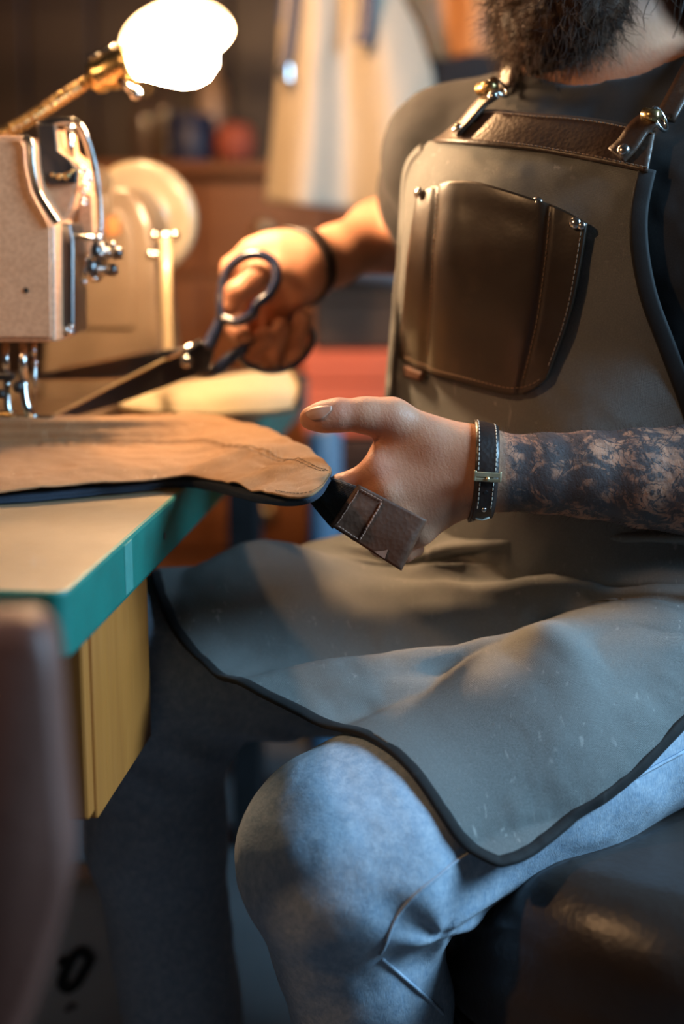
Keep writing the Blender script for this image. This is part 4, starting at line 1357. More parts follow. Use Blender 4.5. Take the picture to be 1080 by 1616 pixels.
# a drag crease below the seam near the bend, puckers along the seam
dis += -0.0030 * np.exp(-((gu - 0.40 - 0.35 * (gw - 0.66)) / 0.035) ** 2) * np.exp(-((gw - 0.64) / 0.07) ** 2)
dis += 0.0006 * np.exp(-((gu - 0.5) / 0.05) ** 2) * np.sin(gw * 210 + 3 * np.sin(gw * 40))
dis += -0.0012 * np.exp(-((gu - 0.493) / 0.014) ** 2)
TG = TG + Nt * (dis * np.clip((1 - gw) / 0.34, 0.06, 1))[..., None]
v, f, uv = sheet(TG, 0.0016, gridnormals(TG)[..., 2].mean() < 0)
obj('outer_panel', v, f, M['tan_canvas'], work, smooth=True, uv=uv)
Nt = gridnormals(TG); Nt = Nt if Nt[..., 2].mean() > 0 else -Nt
for uq in (0.470, 0.515):
    r_ = uq * 79; i = int(r_)
    path = (TG[i] * (1 - (r_ - i)) + TG[i + 1] * (r_ - i)) + Nt[i] * 0.0004
    o = stitches(path[4:186], 0.0034, 0.0026, 0.00038).build('seam_stitching', M['thread_tan'], work); o['kind'] = 'stuff'
path = np.concatenate([TG[2, 120:184], TG[2:60, 186]]) + V3(0, 0, 0.0008)
o = stitches(path, 0.0036, 0.0026, 0.00045).build('edge_stitching', M['thread_tan'], work); o['kind'] = 'stuff'
rim = np.concatenate([TG[0, :184]]) + V3(0, 0, -0.0012)
# dark lining below
lrow = [
    ([799, 790, 779, 770, 786, 797, 797, 784, 758], [.7650, .7650, .7650, .7660, .7720, .7770, .783, .789, .796]),
    ([780, 772, 761, 753, 768, 782, 784, 773, 750], [.7735, .7735, .7745, .7765, .7830, .7870, .790, .794, .799]),
    ([735, 730, 722, 718, 728, 744, 755, 756, 747], [.785, .785, .785, .786, .789, .791, .795, .798, .800]),
    ([690, 688, 686, 686, 694, 708, 724, 736, 741], [.790, .790, .790, .791, .794, .796, .799, .800, .801]),
]
LG = np.array([[onz(x, y, z) for x, y, z in zip(cx, ys, zs)] for ys, zs in lrow])
LG = cat1(cat1(LG, 24, 0), 120, 1)
LG[..., 2] += 0.0010 * noise3(LG, 40, 91)
v, f, uv = sheet(LG, 0.002, gridnormals(LG)[..., 2].mean() < 0)
obj('lining', v, f, M['lining'], work, smooth=True, uv=uv)['label'] = 'dark navy lining'
# black webbing between canvas and tab
def quad(a, b, c, d, nu=10, nv=14, bow=0.0, wob=0.0, seed=0):
    A, B_, C_, D_ = (W(*p) for p in (a, b, c, d))
    s = np.linspace(0, 1, nu)[:, None, None]; t = np.linspace(0, 1, nv)[None, :, None]
    G = (A * (1 - s) + D_ * s) * (1 - t) + (B_ * (1 - s) + C_ * s) * t
    N = gridnormals(G); N = N if N[..., 1].mean() < 0 else -N
    return G + N * (bow * np.sin(t * math.pi) + wob * noise3(G, 90, seed)[..., None])
for q in (((506, 748, 1.192), (572, 770, 1.1665), (538, 828, 1.1665), (493, 772, 1.192)), ((488, 768, 1.196), (534, 812, 1.172), (524, 834, 1.171), (478, 778, 1.198))):
    G = quad(*q, bow=0.0015, wob=0.001)
    v, f, uv = sheet(G, 0.0022, gridnormals(G)[..., 1].mean() > 0)
    obj('webbing', v, f, M['webbing'], work, smooth=True, uv=uv)
# folded leather pull tab in front of the fingers
TLc, TRc, BRc, BLc = (565, 764), (675, 821), (634, 901), (521, 829)
def tabp(u, t, d):
    a = np.array(TLc) * (1 - u) + np.array(TRc) * u
    b = np.array(BLc) * (1 - u) + np.array(BRc) * u
    return W(*(a * (1 - t) + b * t), d)
prof = [(u, 1.1620 + 0.0008 * math.sin(u * 3)) for u in np.linspace(0, 0.95, 16)]
prof += [(0.985, 1.1630), (1.0, 1.1660), (0.985, 1.1690)]
prof += [(u, 1.1705 + 0.001 * (1 - u)) for u in np.linspace(0.95, 0.05, 14)]
G = np.array([[tabp(u, t, d) for t in np.linspace(0, 1, 22)] for u, d in prof])
dn = 0.0007 * noise3(G, 60, 95)
G[..., 1] += dn
G[:16, :, 1] -= 0.0016 * np.exp(-((np.linspace(0, 1, 22)[None, :] - 0.5) / 0.35) ** 2)
v, f, uv = sheet(G, 0.0022, gridnormals(G)[:12, :, 1].mean() > 0)
obj('pull_tab', v, f, M['leather_tag'], work, smooth=True, uv=uv)['label'] = 'worn brown leather pull tab with stitched end'
FT = G[:16]
def tl(u, t):
    i = u / 0.95 * 15; i0 = int(min(14, max(0, i))); j = t * 21; j0 = int(min(20, j))
    a = FT[i0, j0] * (1 - (i - i0)) + FT[i0 + 1, j0] * (i - i0)
    b = FT[i0, j0 + 1] * (1 - (i - i0)) + FT[i0 + 1, j0 + 1] * (i - i0)
    return a * (1 - (j - j0)) + b * (j - j0) + V3(0, -0.0010, 0)
seq = [(0.05, 0.06), (0.38, 0.07), (0.385, 0.93), (0.06, 0.92), (0.05, 0.06)]
for (p, q) in zip(seq[:-1], seq[1:]):
    path = [tl(p[0] + (q[0] - p[0]) * s, p[1] + (q[1] - p[1]) * s) + V3(rng.normal(0, .0002), 0, rng.normal(0, .0002)) for s in np.linspace(0, 1, 24)]
    big = p[0] > 0.37 and q[0] > 0.37
    o = stitches(path, 0.0030, 0.0025, 0.0009 if big else 0.00055).build('tab_stitching', M['thread_pink'], work); o['kind'] = 'stuff'
bare = [tl(*p) for p in ((0.66, 0.965), (0.78, 0.90), (0.76, 0.78), (0.71, 0.80))]
bare = [tl(0.61, 0.965), tl(0.755, 0.975), tl(0.735, 0.80), tl(0.70, 0.86)]
obj('bare_patch', *prism(bare, (0, 0.0006, 0)), M['thread_pink'], work)
# ------------------------------------------------------------------ sewing machine (its long arm runs away from the camera)
RTm = np.stack([Sx, E, UP], 1)
mach = thing('sewing_machine', onz(30, 700, TZ) + E * 0.25, 'speckled beige industrial sewing machine with cream handwheel on the table', 'sewing machine')
DF = 1.36            # depth of the face plate
def wp(px, py, d=DF):
    return W(px, py, d)
def outline(pts, d, n=None):
    return np.array([wp(x, y, d) for x, y in pts])
# head casting: outline of the face end, pushed back along the arm
head_o = [(-150, 212), (36, 214), (46, 226), (48, 262), (56, 300), (76, 336), (86, 356), (88, 540), (-150, 540)]
def bevprism(poly, off, bev=0.003):
    v, f = prism(poly, off)
    bm = bmesh.new()
    vs = [bm.verts.new(tuple(p)) for p in v]
    for q in f:
        bm.faces.new([vs[i] for i in q])
    bmesh.ops.recalc_face_normals(bm, faces=bm.faces)
    bmesh.ops.bevel(bm, geom=list(bm.edges), offset=bev, segments=3, profile=0.5, affect='EDGES', clamp_overlap=True)
    bm.verts.index_update()
    v = np.array([list(p.co) for p in bm.verts]); f = [tuple(p.index for p in q.verts) for q in bm.faces]
    bm.free()
    return v, f
obj('head_casting', *bevprism(outline(head_o, DF), E * 0.075, 0.003), M['machine'], mach)
fp = obj('face_plate', *bevprism(outline([(-140, 222), (34, 222), (40, 232), (42, 264), (51, 303), (71, 340), (80, 358), (82, 532), (-140, 532)], DF) - E * 0.003, E * 0.0035, 0.001), M['machine'], mach)
obj('screw_hole', *lathe([(0.0026, 0), (0.0026, 0.0006)], wp(43, 458) - E * 0.0036, -E, 12), M['ink'], fp)
# polished trim running down the curved edge of the face
trim = cat1([wp(38, 216, 1.352), wp(47, 226, 1.352), wp(50, 262, 1.352), (wp(58, 300, 1.352)), wp(78, 335, 1.352), wp(90, 352, 1.352)], 30)
obj('edge_trim', *tube(trim, 1.0, n=8, flat=(0.0035, 0.002), up=(0, 1, 0)), M['steel'], mach, smooth=True)
# side of the head with its steel cover and black take-up recess
obj('side_cover', *bevprism(outline([(88, 352), (110, 352), (116, 380), (116, 528), (88, 528)], 1.385), E * 0.05, 0.002), M['steel_dark'], mach)
obj('shoulder_casting', *bevprism(outline([(66, 200), (86, 204), (90, 236), (108, 250), (120, 268), (122, 292), (112, 330), (98, 352), (80, 352), (66, 330)], 1.40), E * 0.08, 0.003), M['machine'], mach)
obj('recess_plate', *bevprism(outline([(58, 196), (86, 196), (90, 238), (110, 252), (122, 270), (120, 288), (78, 292), (66, 276)], 1.392), E * 0.008, 0.001), M['black_metal'], mach)
for (x, y, r) in ((94, 279, 0.0028), (106, 278, 0.0036), (113, 272, 0.0022), (84, 276, 0.002)):
    obj('screw', *lathe([(r, 0), (r, 0.0025), (r * 0.5, 0.0030)], wp(x, y, 1.391), -E, 10), M['brass'], mach, smooth=True)
# thread guard: bent steel strap over the take-up lever
tg_ = cat1([wp(58, 196, 1.40), wp(92, 191, 1.40), wp(117, 192, 1.40), wp(130, 206, 1.40), wp(142, 240, 1.405), wp(151, 280, 1.41), wp(156, 330, 1.41), wp(156, 385, 1.41), wp(153, 405, 1.41)], 60)
obj('thread_guard', *tube(tg_, 1.0, n=8, flat=(0.0036, 0.0011), up=(0.2, 1, 0.2)), M['steel'], mach, smooth=True)
obj('guide_post', *tube([wp(111, 250, 1.42), wp(110, 203, 1.42)], 0.0042, n=12), M['steel'], mach, smooth=True)
obj('guide_post_cap', *ball(wp(110, 202, 1.42), 0.0055), M['steel'], mach, smooth=True)
obj('take_up_lever', *tube(cat1([wp(108, 250, 1.42), wp(122, 262, 1.41), wp(136, 272, 1.405), wp(142, 284, 1.405), wp(132, 294, 1.405)], 20), 0.0024, n=8), M['steel'], mach, smooth=True)
for x, y in ((129, 268), (134, 284), (130, 300), (137, 294), (132, 318)):
    obj('thread_eyelet', *torus(wp(x, y, 1.40), 0.0030, 0.0010, (0.5, -0.7, 0.3), 14, 6), M['nickel'], mach, smooth=True)
# front tension assembly
obj('tension_bracket', *bevprism(outline([(124, 300), (146, 306), (148, 360), (142, 428), (126, 440), (120, 420)], 1.425), E * 0.02, 0.002), M['machine'], mach)
obj('guide_arm', *tube([wp(98, 376, 1.395), wp(122, 374, 1.395), wp(154, 377, 1.395)], 0.0030, n=10), M['steel'], mach, smooth=True)
obj('guide_arm_end', *ball(wp(155, 377, 1.394), 0.0042), M['steel'], mach, smooth=True)
for x, y, r in ((102, 374, 0.004), (112, 379, 0.0035), (103, 386, 0.0032)):
    obj('screw', *ball(wp(x, y, 1.39), r), M['nickel'], mach, smooth=True)
for x, y in ((158, 398), (150, 424)):
    obj('tension_disc', *lathe([(0.001, 0), (0.013, 0.002), (0.0135, 0.003), (0.001, 0.0045)], wp(x - 6, y, 1.405), Sx * 0.9 - E * 0.3, 20), M['steel'], mach, smooth=True)
    obj('tension_disc', *lathe([(0.001, 0), (0.013, 0.002), (0.0135, 0.003), (0.001, 0.0045)], wp(x - 1, y, 1.405), Sx * 0.9 - E * 0.3, 20), M['steel_dark'], mach, smooth=True)
    sp__ = [wp(x + 4 + 14 * t, y + 2, 1.402) + 0.0048 * (UP * math.cos(t * 30) + E * math.sin(t * 30)) for t in np.linspace(0, 1, 50)]
    obj('tension_spring', *tube(sp__, 0.0009, n=5), M['nickel'], mach, smooth=True)
    obj('tension_knob', *lathe([(0.0045, 0), (0.0062, 0.002), (0.0062, 0.009), (0.004, 0.011)], wp(x + 18, y + 2, 1.402), Sx, 16), M['steel_dark'], mach, smooth=True)
for x, y in ((139, 410), (137, 428), (160, 388), (158, 402), (178, 386), (146, 405), (150, 440), (133, 445)):
    obj('screw', *ball(wp(x, y, 1.398), 0.0030), M['nickel'], mach, smooth=True)
for x, y in ((104, 520), (112, 516), (109, 524)):
    obj('screw', *ball(wp(x, y, 1.385), 0.0034), M['nickel'], mach, smooth=True)
obj('lower_bracket', *box(wp(98, 521, 1.395), (0.014, 0.012, 0.007), RTm, 0.001), M['black_metal'], mach)
# needle bar, presser bar, foot and needle
obj('needle_bar', *tube([wp(9, 538, 1.385), wp(9, 596, 1.385)], 0.0036, n=12), M['steel'], mach, smooth=True)
obj('needle_clamp', *box(wp(8, 594, 1.383), (0.020, 0.010, 0.008), RTm, 0.002), M['black_metal'], mach)
obj('needle_clamp', *ball(wp(2, 622, 1.383), 0.0048), M['black_metal'], mach, smooth=True)
obj('inner_foot', *tube(cat1([wp(11, 598, 1.386), wp(12, 640, 1.386), wp(16, 652, 1.386)], 12), 0.0038, n=10), M['steel'], mach, smooth=True)
obj('presser_bar', *tube([wp(36, 538, 1.382), wp(37, 602, 1.382)], 0.0042, n=12), M['steel'], mach, smooth=True)
pf = obj('presser_foot', *tube(cat1([wp(37, 602, 1.382), wp(39, 628, 1.382), wp(45, 648, 1.382), wp(55, 659, 1.380)], 20), 1.0, n=8, flat=(0.0042, 0.0026)), M['steel'], mach, smooth=True)
obj('foot_sole', *box(wp(52, 659, 1.380), (0.040, 0.018, 0.0030), RTm, 0.0008), M['steel'], pf)
obj('foot_sole', *box(wp(10, 655, 1.384), (0.018, 0.016, 0.006), RTm, 0.001), M['brass'], pf)
obj('foot_screw', *ball(wp(29, 611, 1.380), 0.0058), M['black_metal'], mach, smooth=True)
obj('needle', *tube([wp(54, 540, 1.40), wp(55, 598, 1.40), wp(56, 648, 1.40)], [0.0024, 0.0016, 0.0006], n=8), M['steel'], mach, smooth=True)
obj('needle_screw', *ball(wp(55, 573, 1.398), 0.0034), M['nickel'], mach, smooth=True)
obj('thread_finger', *tube([wp(54, 545, 1.398), wp(52, 562, 1.398)], 0.003, n=8), M['steel'], mach, smooth=True)
# bed under the work, arm and pillar
zb = 0.806
c_bed = tp(0, 0, 0)
def mb_(px, py, d):
    return W(px, py, d)
bed_c = onz(20, 660, zb) ; bed_c = W(20, 665, 1.40)
aH = float((wp(0, 400, 1.40) - C0) @ E); sH = float(-(wp(-10, 400, 1.40) - C0) @ Sx)
def mt(a, s, z):
    return tp(aH + a, sH + s, z - TZ)
obj('bed', *box(mt(0.20, 0.015, (TZ + 0.801) / 2), (0.150, 0.46, 0.801 - TZ), RTm, 0.006), M['bed'], mach)
obj('arm', *box(mt(0.20, 0.012, 1.03), (0.085, 0.36, 0.095), RTm, 0.022, 4), M['pillar'], mach)
DP = 1.72
pil = [(88, 300), (110, 292), (204, 296), (226, 318), (240, 352), (246, 400), (250, 480), (262, 570), (266, 640), (60, 640), (70, 480)]
obj('pillar', *bevprism(outline(pil, DP), E * 0.10, 0.012), M['pillar'], mach, smooth=False)
obj('pillar_plate', *bevprism(outline([(110, 330), (190, 330), (206, 352), (212, 420), (212, 520), (110, 520)], DP - 0.004), E * 0.012, 0.004), M['pillar'], mach)
obj('maker_badge', *box(wp(170, 356, DP - 0.006), (0.030, 0.003, 0.022), RTm, 0.004), M['leather_tan'], mach)
# handwheel at the far end
wc = wp(222, 347, 1.86)
obj('handwheel', *lathe([(0.020, -0.030), (0.034, -0.030), (0.036, -0.016), (0.044, -0.013), (0.062, -0.019), (0.070, -0.017), (0.075, -0.008), (0.075, 0.006), (0.070, 0.014), (0.062, 0.014), (0.050, 0.008), (0.034, 0.008), (0.001, 0.010)], wc, E, 48), M['machine_cream'], mach, smooth=True)
# thread stand post on the bed
obj('guide_rod', *tube([wp(262, 374, 1.60), wp(263, 470, 1.60), wp(266, 566, 1.60), wp(267, 600, 1.60)], 0.0062, n=12), M['machine_cream'], mach, smooth=True)
obj('guide_rod_bar', *tube([wp(240, 373, 1.60), wp(278, 372, 1.60)], 0.0048, n=12), M['steel'], mach, smooth=True)
for x, y in ((244, 373), (276, 372), (238, 403), (245, 404)):
    obj('guide_rod_knob', *ball(wp(x, y, 1.594), 0.0058), M['nickel'], mach, smooth=True)

# ------------------------------------------------------------------ shears in the far hand
shear = thing('tailor_shears', W(300, 570, 1.50), 'long steel tailor shears with navy handles held in the far hand', 'scissors')
def blade(pts, d0, d1, x0, x1, th, name, mat, par):
    P = np.array([W(x, y, d0 + (d1 - d0) * (x - x0) / (x1 - x0)) for x, y in pts])
    return obj(name, *bevprism(P, V3(0, th, 0), 0.0006), M[mat], par)
b1 = blade([(82, 659), (180, 608), (276, 560), (322, 540), (338, 556), (330, 584), (290, 600), (180, 640), (110, 660)], 1.47, 1.505, 82, 338, 0.004, 'blade', 'steel_dark', shear)
obj('cutting_bevel', *tube([W(86, 656, 1.468), W(180, 607, 1.482), W(274, 560, 1.496)], 1.0, n=6, flat=(0.0022, 0.0012)), M['brass_pale'], b1)
obj('blade_spine', *tube([W(262, 566, 1.494), W(318, 538, 1.501)], 1.0, n=8, flat=(0.0052, 0.003)), M['steel'], b1, smooth=True)
b2 = blade([(58, 590), (150, 574), (250, 553), (292, 548), (318, 566), (312, 592), (270, 594), (160, 600), (58, 601)], 1.53, 1.516, 58, 318, 0.004, 'blade', 'steel_dark', shear)
obj('cutting_bevel', *tube([W(62, 600, 1.527), W(160, 599, 1.522), W(262, 593, 1.514)], 1.0, n=6, flat=(0.0016, 0.001)), M['steel'], b2)
obj('blade_spine', *tube([W(95, 580, 1.527), W(160, 570, 1.523), W(246, 552, 1.516)], 1.0, n=6, flat=(0.0024, 0.0012)), M['steel'], b2)
obj('pivot_screw', *lathe([(0.0065, 0), (0.0065, 0.002), (0.004, 0.0032), (0.0005, 0.0034)], W(294, 571, 1.496), (0, -1, 0.1), 18), M['steel'], shear, smooth=True)
h1 = cat1([W(326, 552, 1.508), W(340, 524, 1.514), W(352, 500, 1.517)], 12)
obj('shank', *tube(h1, np.linspace(0.0078, 0.0066, 12), n=10), M['navy_plastic'], shear, smooth=True)
r1 = cat1([W(350, 502, 1.512), W(350, 470, 1.516), W(358, 432, 1.516), (W(380, 408, 1.510)), W(408, 402, 1.506), W(431, 414, 1.503), W(437, 438, 1.500), W(426, 464, 1.498), W(406, 480, 1.497), W(398, 496, 1.500), (W(374, 508, 1.506)), W(350, 502, 1.512)], 70)
obj('finger_loop', *tube(r1, 0.0056, n=10), M['navy_plastic'], shear, smooth=True)
h2 = cat1([W(306, 586, 1.514), W(336, 586, 1.516), W(362, 566, 1.520), W(388, 548, 1.524)], 16)
obj('shank', *tube(h2, np.linspace(0.0074, 0.0064, 16), n=10), M['navy_plastic'], shear, smooth=True)
r2 = cat1([W(386, 549, 1.524), W(420, 520, 1.556), W(460, 508, 1.572), W(490, 522, 1.572), W(490, 548, 1.562), W(468, 574, 1.550), W(430, 586, 1.540), W(392, 576, 1.530), W(380, 560, 1.525), W(386, 549, 1.524)], 70)
obj('finger_loop', *tube(r2, 0.0036, n=10), M['navy_plastic'], shear, smooth=True)

# ------------------------------------------------------------------ pale folded canvas lying on the table behind
fold = thing('folded_cream_canvas', onz(360, 640, TZ), 'pale cream folded canvas with dark brown binding on the table under the shears', 'fabric')
fr_ = [
    [(190, 640, 1.62), (260, 648, 1.62), (340, 654, 1.64), (410, 650, 1.68), (468, 640, 1.72)],
    [(190, 622, 1.64), (260, 622, 1.64), (340, 618, 1.66), (410, 612, 1.70), (474, 612, 1.74)],
    [(190, 612, 1.72), (260, 606, 1.72), (340, 594, 1.73), (410, 586, 1.76), (462, 586, 1.80)],
    [(190, 614, 1.82), (260, 610, 1.84), (340, 600, 1.84), (410, 592, 1.86), (456, 590, 1.88)],
]
FG = WA(np.array(fr_, float))
FG = cat1(cat1(FG, 30, 0), 60, 1)
FG[..., 2] += 0.003 * noise3(FG, 22, 101)
zt = tp(0, 0, 0)[2] + 0.003
FG[..., 2] = np.maximum(FG[..., 2], zt)
v, f, uv = sheet(FG, 0.003, gridnormals(FG)[..., 2].mean() < 0)
obj('folded_panel', v, f, M['cream_canvas'], fold, smooth=True, uv=uv)
UG = FG.copy(); UG[..., 2] = np.maximum(zt - 0.002, FG[..., 2] - np.linspace(0.0, 1, 30)[:, None] * 0.02 - 0.004)
v, f, uv = sheet(UG, 0.003, gridnormals(UG)[..., 2].mean() < 0)
obj('under_layer', v, f, M['tan_canvas'], fold, smooth=True, uv=uv)
obj('end_binding', *tube(FG[:, -1], 1.0, n=10, flat=(0.0075, 0.003), up=(1, 0, 0)), M['leather_brown'], fold, smooth=True)
bk2 = cat1([W(300, 588, 1.89), W(380, 590, 1.90), W(450, 588, 1.90), W(478, 596, 1.86)], 24)
obj('back_binding', *tube(bk2, 1.0, n=8, flat=(0.008, 0.004)), M['leather_brown'], fold, smooth=True)
# ------------------------------------------------------------------ work lamp on its gooseneck
LD = 1.46
lamp = thing('work_lamp', tp(float((W(-150, 600, LD) - C0) @ E), float(-(W(-190, 600, LD) - C0) @ Sx), 0.0), 'lit scoop lamp on a bent brass gooseneck above the sewing machine', 'lamp')
lb = wloc(lamp)
obj('base', *lathe([(0.055, 0), (0.055, 0.008), (0.045, 0.016), (0.012, 0.022), (0.010, 0.05)], lb, UP, 28), M['black_metal'], lamp, smooth=True)
gp = cat1([lb + V3(0, 0, 0.04), lb + V3(0, 0, 0.22), lb + V3(0.002, 0, 0.36), W(-75, 240, LD), W(20, 203, LD), W(95, 156, LD), W(150, 122, LD)], 260)
s_ = np.arange(260)
obj('gooseneck', *tube(gp, 0.0066 + 0.0009 * np.sin(s_ * 1.75), n=12), M['brass'], lamp, smooth=True)
axl = unit(W(290, 70, LD - 0.02) - W(150, 122, LD))
obj('socket', *lathe([(0.008, -0.006), (0.016, 0.0), (0.0175, 0.006), (0.0160, 0.012), (0.019, 0.020), (0.019, 0.034), (0.022, 0.038), (0.020, 0.044)], W(148, 123, LD), axl, 24), M['brass'], lamp, smooth=True)
obj('thumb_screw', *tube([W(188, 126, LD - 0.02), W(214, 148, LD - 0.03)], 0.0042, n=10), M['nickel'], lamp, smooth=True)
obj('switch_key', *ball(W(214, 148, LD - 0.03), 0.0068), M['nickel'], lamp, smooth=True)
obj('hinge_bar', *tube([W(140, 92, LD), W(165, 84, LD), W(192, 70, LD)], 0.0042, n=10), M['steel'], lamp, smooth=True)
# scoop: half-ellipsoid shell, open towards the work and the camera side
ctr = W(280, 62, LD - 0.005)
al = unit(W(360, 38, LD - 0.012) - W(200, 84, LD))
nrm = unit(V3(0.18, -0.45, -0.88)); nrm = unit(nrm - al * (nrm @ al))
bl_ = np.cross(al, nrm)
Rl = np.stack([al, bl_, nrm], 1)
def shell(sc, a, b, c, th, n=40, m=14):
    vs = []
    for k in range(m + 1):
        t = k / m * math.pi / 2
        for j in range(n):
            q = 2 * math.pi * j / n
            vs.append(Rl @ V3(a * math.cos(t) * math.cos(q), b * math.cos(t) * math.sin(q), -c * math.sin(t) - 0.0) + sc)
    return vs
outer = shell(ctr, 0.061, 0.052, 0.032, 0); inner = shell(ctr, 0.0590, 0.050, 0.030, 0)
n = 40; m = 14; v = np.array(outer + inner); f = []; o1 = (m + 1) * n
for k in range(m):
    for j in range(n):
        a_ = k * n + j; b_ = k * n + (j + 1) % n
        f.append((a_, b_, b_ + n, a_ + n)); f.append((o1 + a_, o1 + a_ + n, o1 + b_ + n, o1 + b_))
for j in range(n):
    f.append((j, o1 + j, o1 + (j + 1) % n, (j + 1) % n))
obj('scoop_shade', v, f, M['shade_white'], lamp, smooth=True)
obj('shade_stay', *tube([W(218, 30, LD + 0.03), W(252, 0, LD + 0.03), W(280, -22, LD + 0.03)], 0.0035, n=8), M['steel'], lamp, smooth=True)
BC = W(284, 80, LD - 0.010)
obj('bulb', *lathe([(0.012, -0.062), (0.014, -0.046), (0.026, -0.028), (0.036, -0.010), (0.0390, 0.004), (0.037, 0.018), (0.028, 0.031), (0.014, 0.038), (0.0005, 0.040)], BC, axl, 28), M['bulb'], lamp, smooth=True)

# ------------------------------------------------------------------ dresser against the back wall
DB = 3.05
dx0, dx1 = W(120, 400, DB)[0], 0.62
dy = W(300, 268, DB)[1]; dzt = W(300, 256, DB)[2]
dres = thing('dresser', ((dx0 + dx1) / 2, dy + 0.22, 0), 'brown wooden chest of drawers with brass knobs against the back wall', 'dresser')
obj('carcass', *box(((dx0 + dx1) / 2, dy + 0.24, dzt / 2 - 0.015), (dx1 - dx0, 0.44, dzt - 0.03), None, 0.004), M['brown_wood'], dres)
obj('top_board', *box(((dx0 + dx1) / 2, dy + 0.22, dzt - 0.013), (dx1 - dx0 + 0.04, 0.50, 0.026), None, 0.006), M['brown_wood'], dres)
kx = W(410, 362, DB)[0]
for r in range(5):
    zt_ = dzt - 0.045 - r * 0.205
    for (xa, xb) in ((dx0 + 0.02, kx - 0.13), (kx - 0.12, kx + 0.14), (kx + 0.15, dx1 - 0.02)):
        d_ = obj('drawer', *box(((xa + xb) / 2, dy + 0.012, zt_ - 0.095), (xb - xa, 0.024, 0.19), None, 0.005), M['brown_wood'], dres)
        for xk in (((xa + xb) / 2,) if xb - xa < 0.32 else ((xa + xb) / 2,)):
            kz = zt_ - 0.095
            obj('knob', *lathe([(0.007, 0), (0.007, 0.010), (0.017, 0.016), (0.019, 0.025), (0.012, 0.034), (0.0005, 0.036)], (xk, dy, kz), (0, -1, 0), 18), M['brass_pale'], d_, smooth=True)
# things on the dresser
def on_dresser(px, back=0.2):
    p = W(px, 230, DB + back)
    return V3(p[0], dy + back, dzt)
b = on_dresser(372, 0.10)
sp = thing('thread_spool', b, 'coral red spool of thread standing on the dresser', 'spool')
obj('winding', *lathe([(0.030, 0.008), (0.042, 0.020), (0.046, 0.045), (0.042, 0.072), (0.030, 0.086)], b, UP, 24), M['red_ball'], sp, smooth=True)
obj('core', *lathe([(0.034, 0), (0.034, 0.008), (0.010, 0.009), (0.010, 0.090), (0.030, 0.091), (0.030, 0.097)], b, UP, 20), M['dark_wood'], sp)
b = on_dresser(302, 0.14)
tin = thing('navy_tin', b, 'short navy blue tin standing left of the red spool', 'tin')
obj('tin_body', *lathe([(0.050, 0), (0.052, 0.004), (0.052, 0.085), (0.050, 0.088)], b, UP, 28), M['navy_tin'], tin, smooth=True)
obj('tin_lid', *lathe([(0.054, 0.084), (0.054, 0.104), (0.050, 0.108), (0.001, 0.108)], b, UP, 28), M['navy_tin'], tin, smooth=True)
b = on_dresser(338, 0.24)
vs_ = thing('ceramic_bottle', b, 'tall pale ceramic bottle standing behind the navy tin', 'bottle')
obj('bottle_body', *lathe([(0.034, 0), (0.036, 0.01), (0.036, 0.15), (0.030, 0.18), (0.015, 0.20), (0.014, 0.235), (0.017, 0.24)], b, UP, 24), M['pale_ceramic'], vs_, smooth=True)
obj('stopper', *lathe([(0.012, 0.238), (0.015, 0.25), (0.013, 0.262), (0.001, 0.264)], b, UP, 16), M['dark_wood'], vs_, smooth=True)
for px, bk_, h, r, lab in ((232, 0.22, 0.17, 0.030, 'brown glass bottle nearest the lamp on the dresser'), (262, 0.25, 0.20, 0.026, 'slim tall brown glass bottle second from left on the dresser')):
    b = on_dresser(px, bk_)
    t_ = thing('glass_bottle', b, lab, 'bottle', 'brown glass bottles on the dresser')
    obj('bottle_body', *lathe([(r * .95, 0), (r, 0.006), (r, h * .62), (r * .8, h * .74), (r * .38, h * .84), (r * .36, h)], b, UP, 22), M['smoke_glass'], t_, smooth=True)
    obj('cap', *lathe([(r * .45, h * .96), (r * .45, h * 1.08), (0.001, h * 1.085)], b, UP, 16), M['brass'], t_)
# tall dark cupboard behind the dresser's right part and timber panelling on the wall
for k in range(9):
    xa = W(430, 100, 3.6)[0] - 0.95 + k * 0.17
    slab('trim_%d' % (k + 1), (xa, YB - 0.022, 0), (xa + 0.160, YB - 0.001, 2.3), M['dark_wood'], None, 0.004)

# ------------------------------------------------------------------ pale apron hanging behind
HD = 2.45
hung = thing('hanging_apron', W(560, 320, HD), 'pale canvas apron with dark edging hanging in front of the dresser', 'apron')
rowsH = [
    [(462, -150), (500, -150), (540, -150), (580, -150), (618, -150)],
    [(448, -20), (500, -22), (540, -20), (590, -22), (636, -18)],
    [(442, 40), (500, 40), (545, 40), (600, 40), (664, 45)],
    [(438, 110), (495, 110), (545, 110), (610, 110), (684, 115)],
    [(430, 200), (490, 200), (548, 200), (620, 200), (694, 200)],
    [(418, 318), (480, 322), (545, 328), (620, 326), (704, 322)],
]
dep = np.array([0.02, -0.025, 0.02, -0.02, 0.02])
HG = np.array([[W(x, y, HD + dep[j] * (0.5 + 0.25 * i)) for j, (x, y) in enumerate(r)] for i, r in enumerate(rowsH)])
HG = cat1(cat1(HG, 60, 0), 60, 1)
HG[..., 1] += 0.006 * noise3(HG * V3(1.4, 1, 0.6), 14, 111)
v, f, uv = sheet(HG, 0.0025, gridnormals(HG)[..., 1].mean() > 0)
obj('canvas_panel', v, f, M['hung_canvas'], hung, smooth=True, uv=uv)
obj('edging', *tube(HG[:34, -1], 1.0, n=8, flat=(0.008, 0.003), up=(1, 0, 0)), M['binding'], hung, smooth=True)
obj('edging', *tube(HG[:24, 0], 1.0, n=8, flat=(0.007, 0.003), up=(1, 0, 0)), M['navy_tin'], hung, smooth=True)
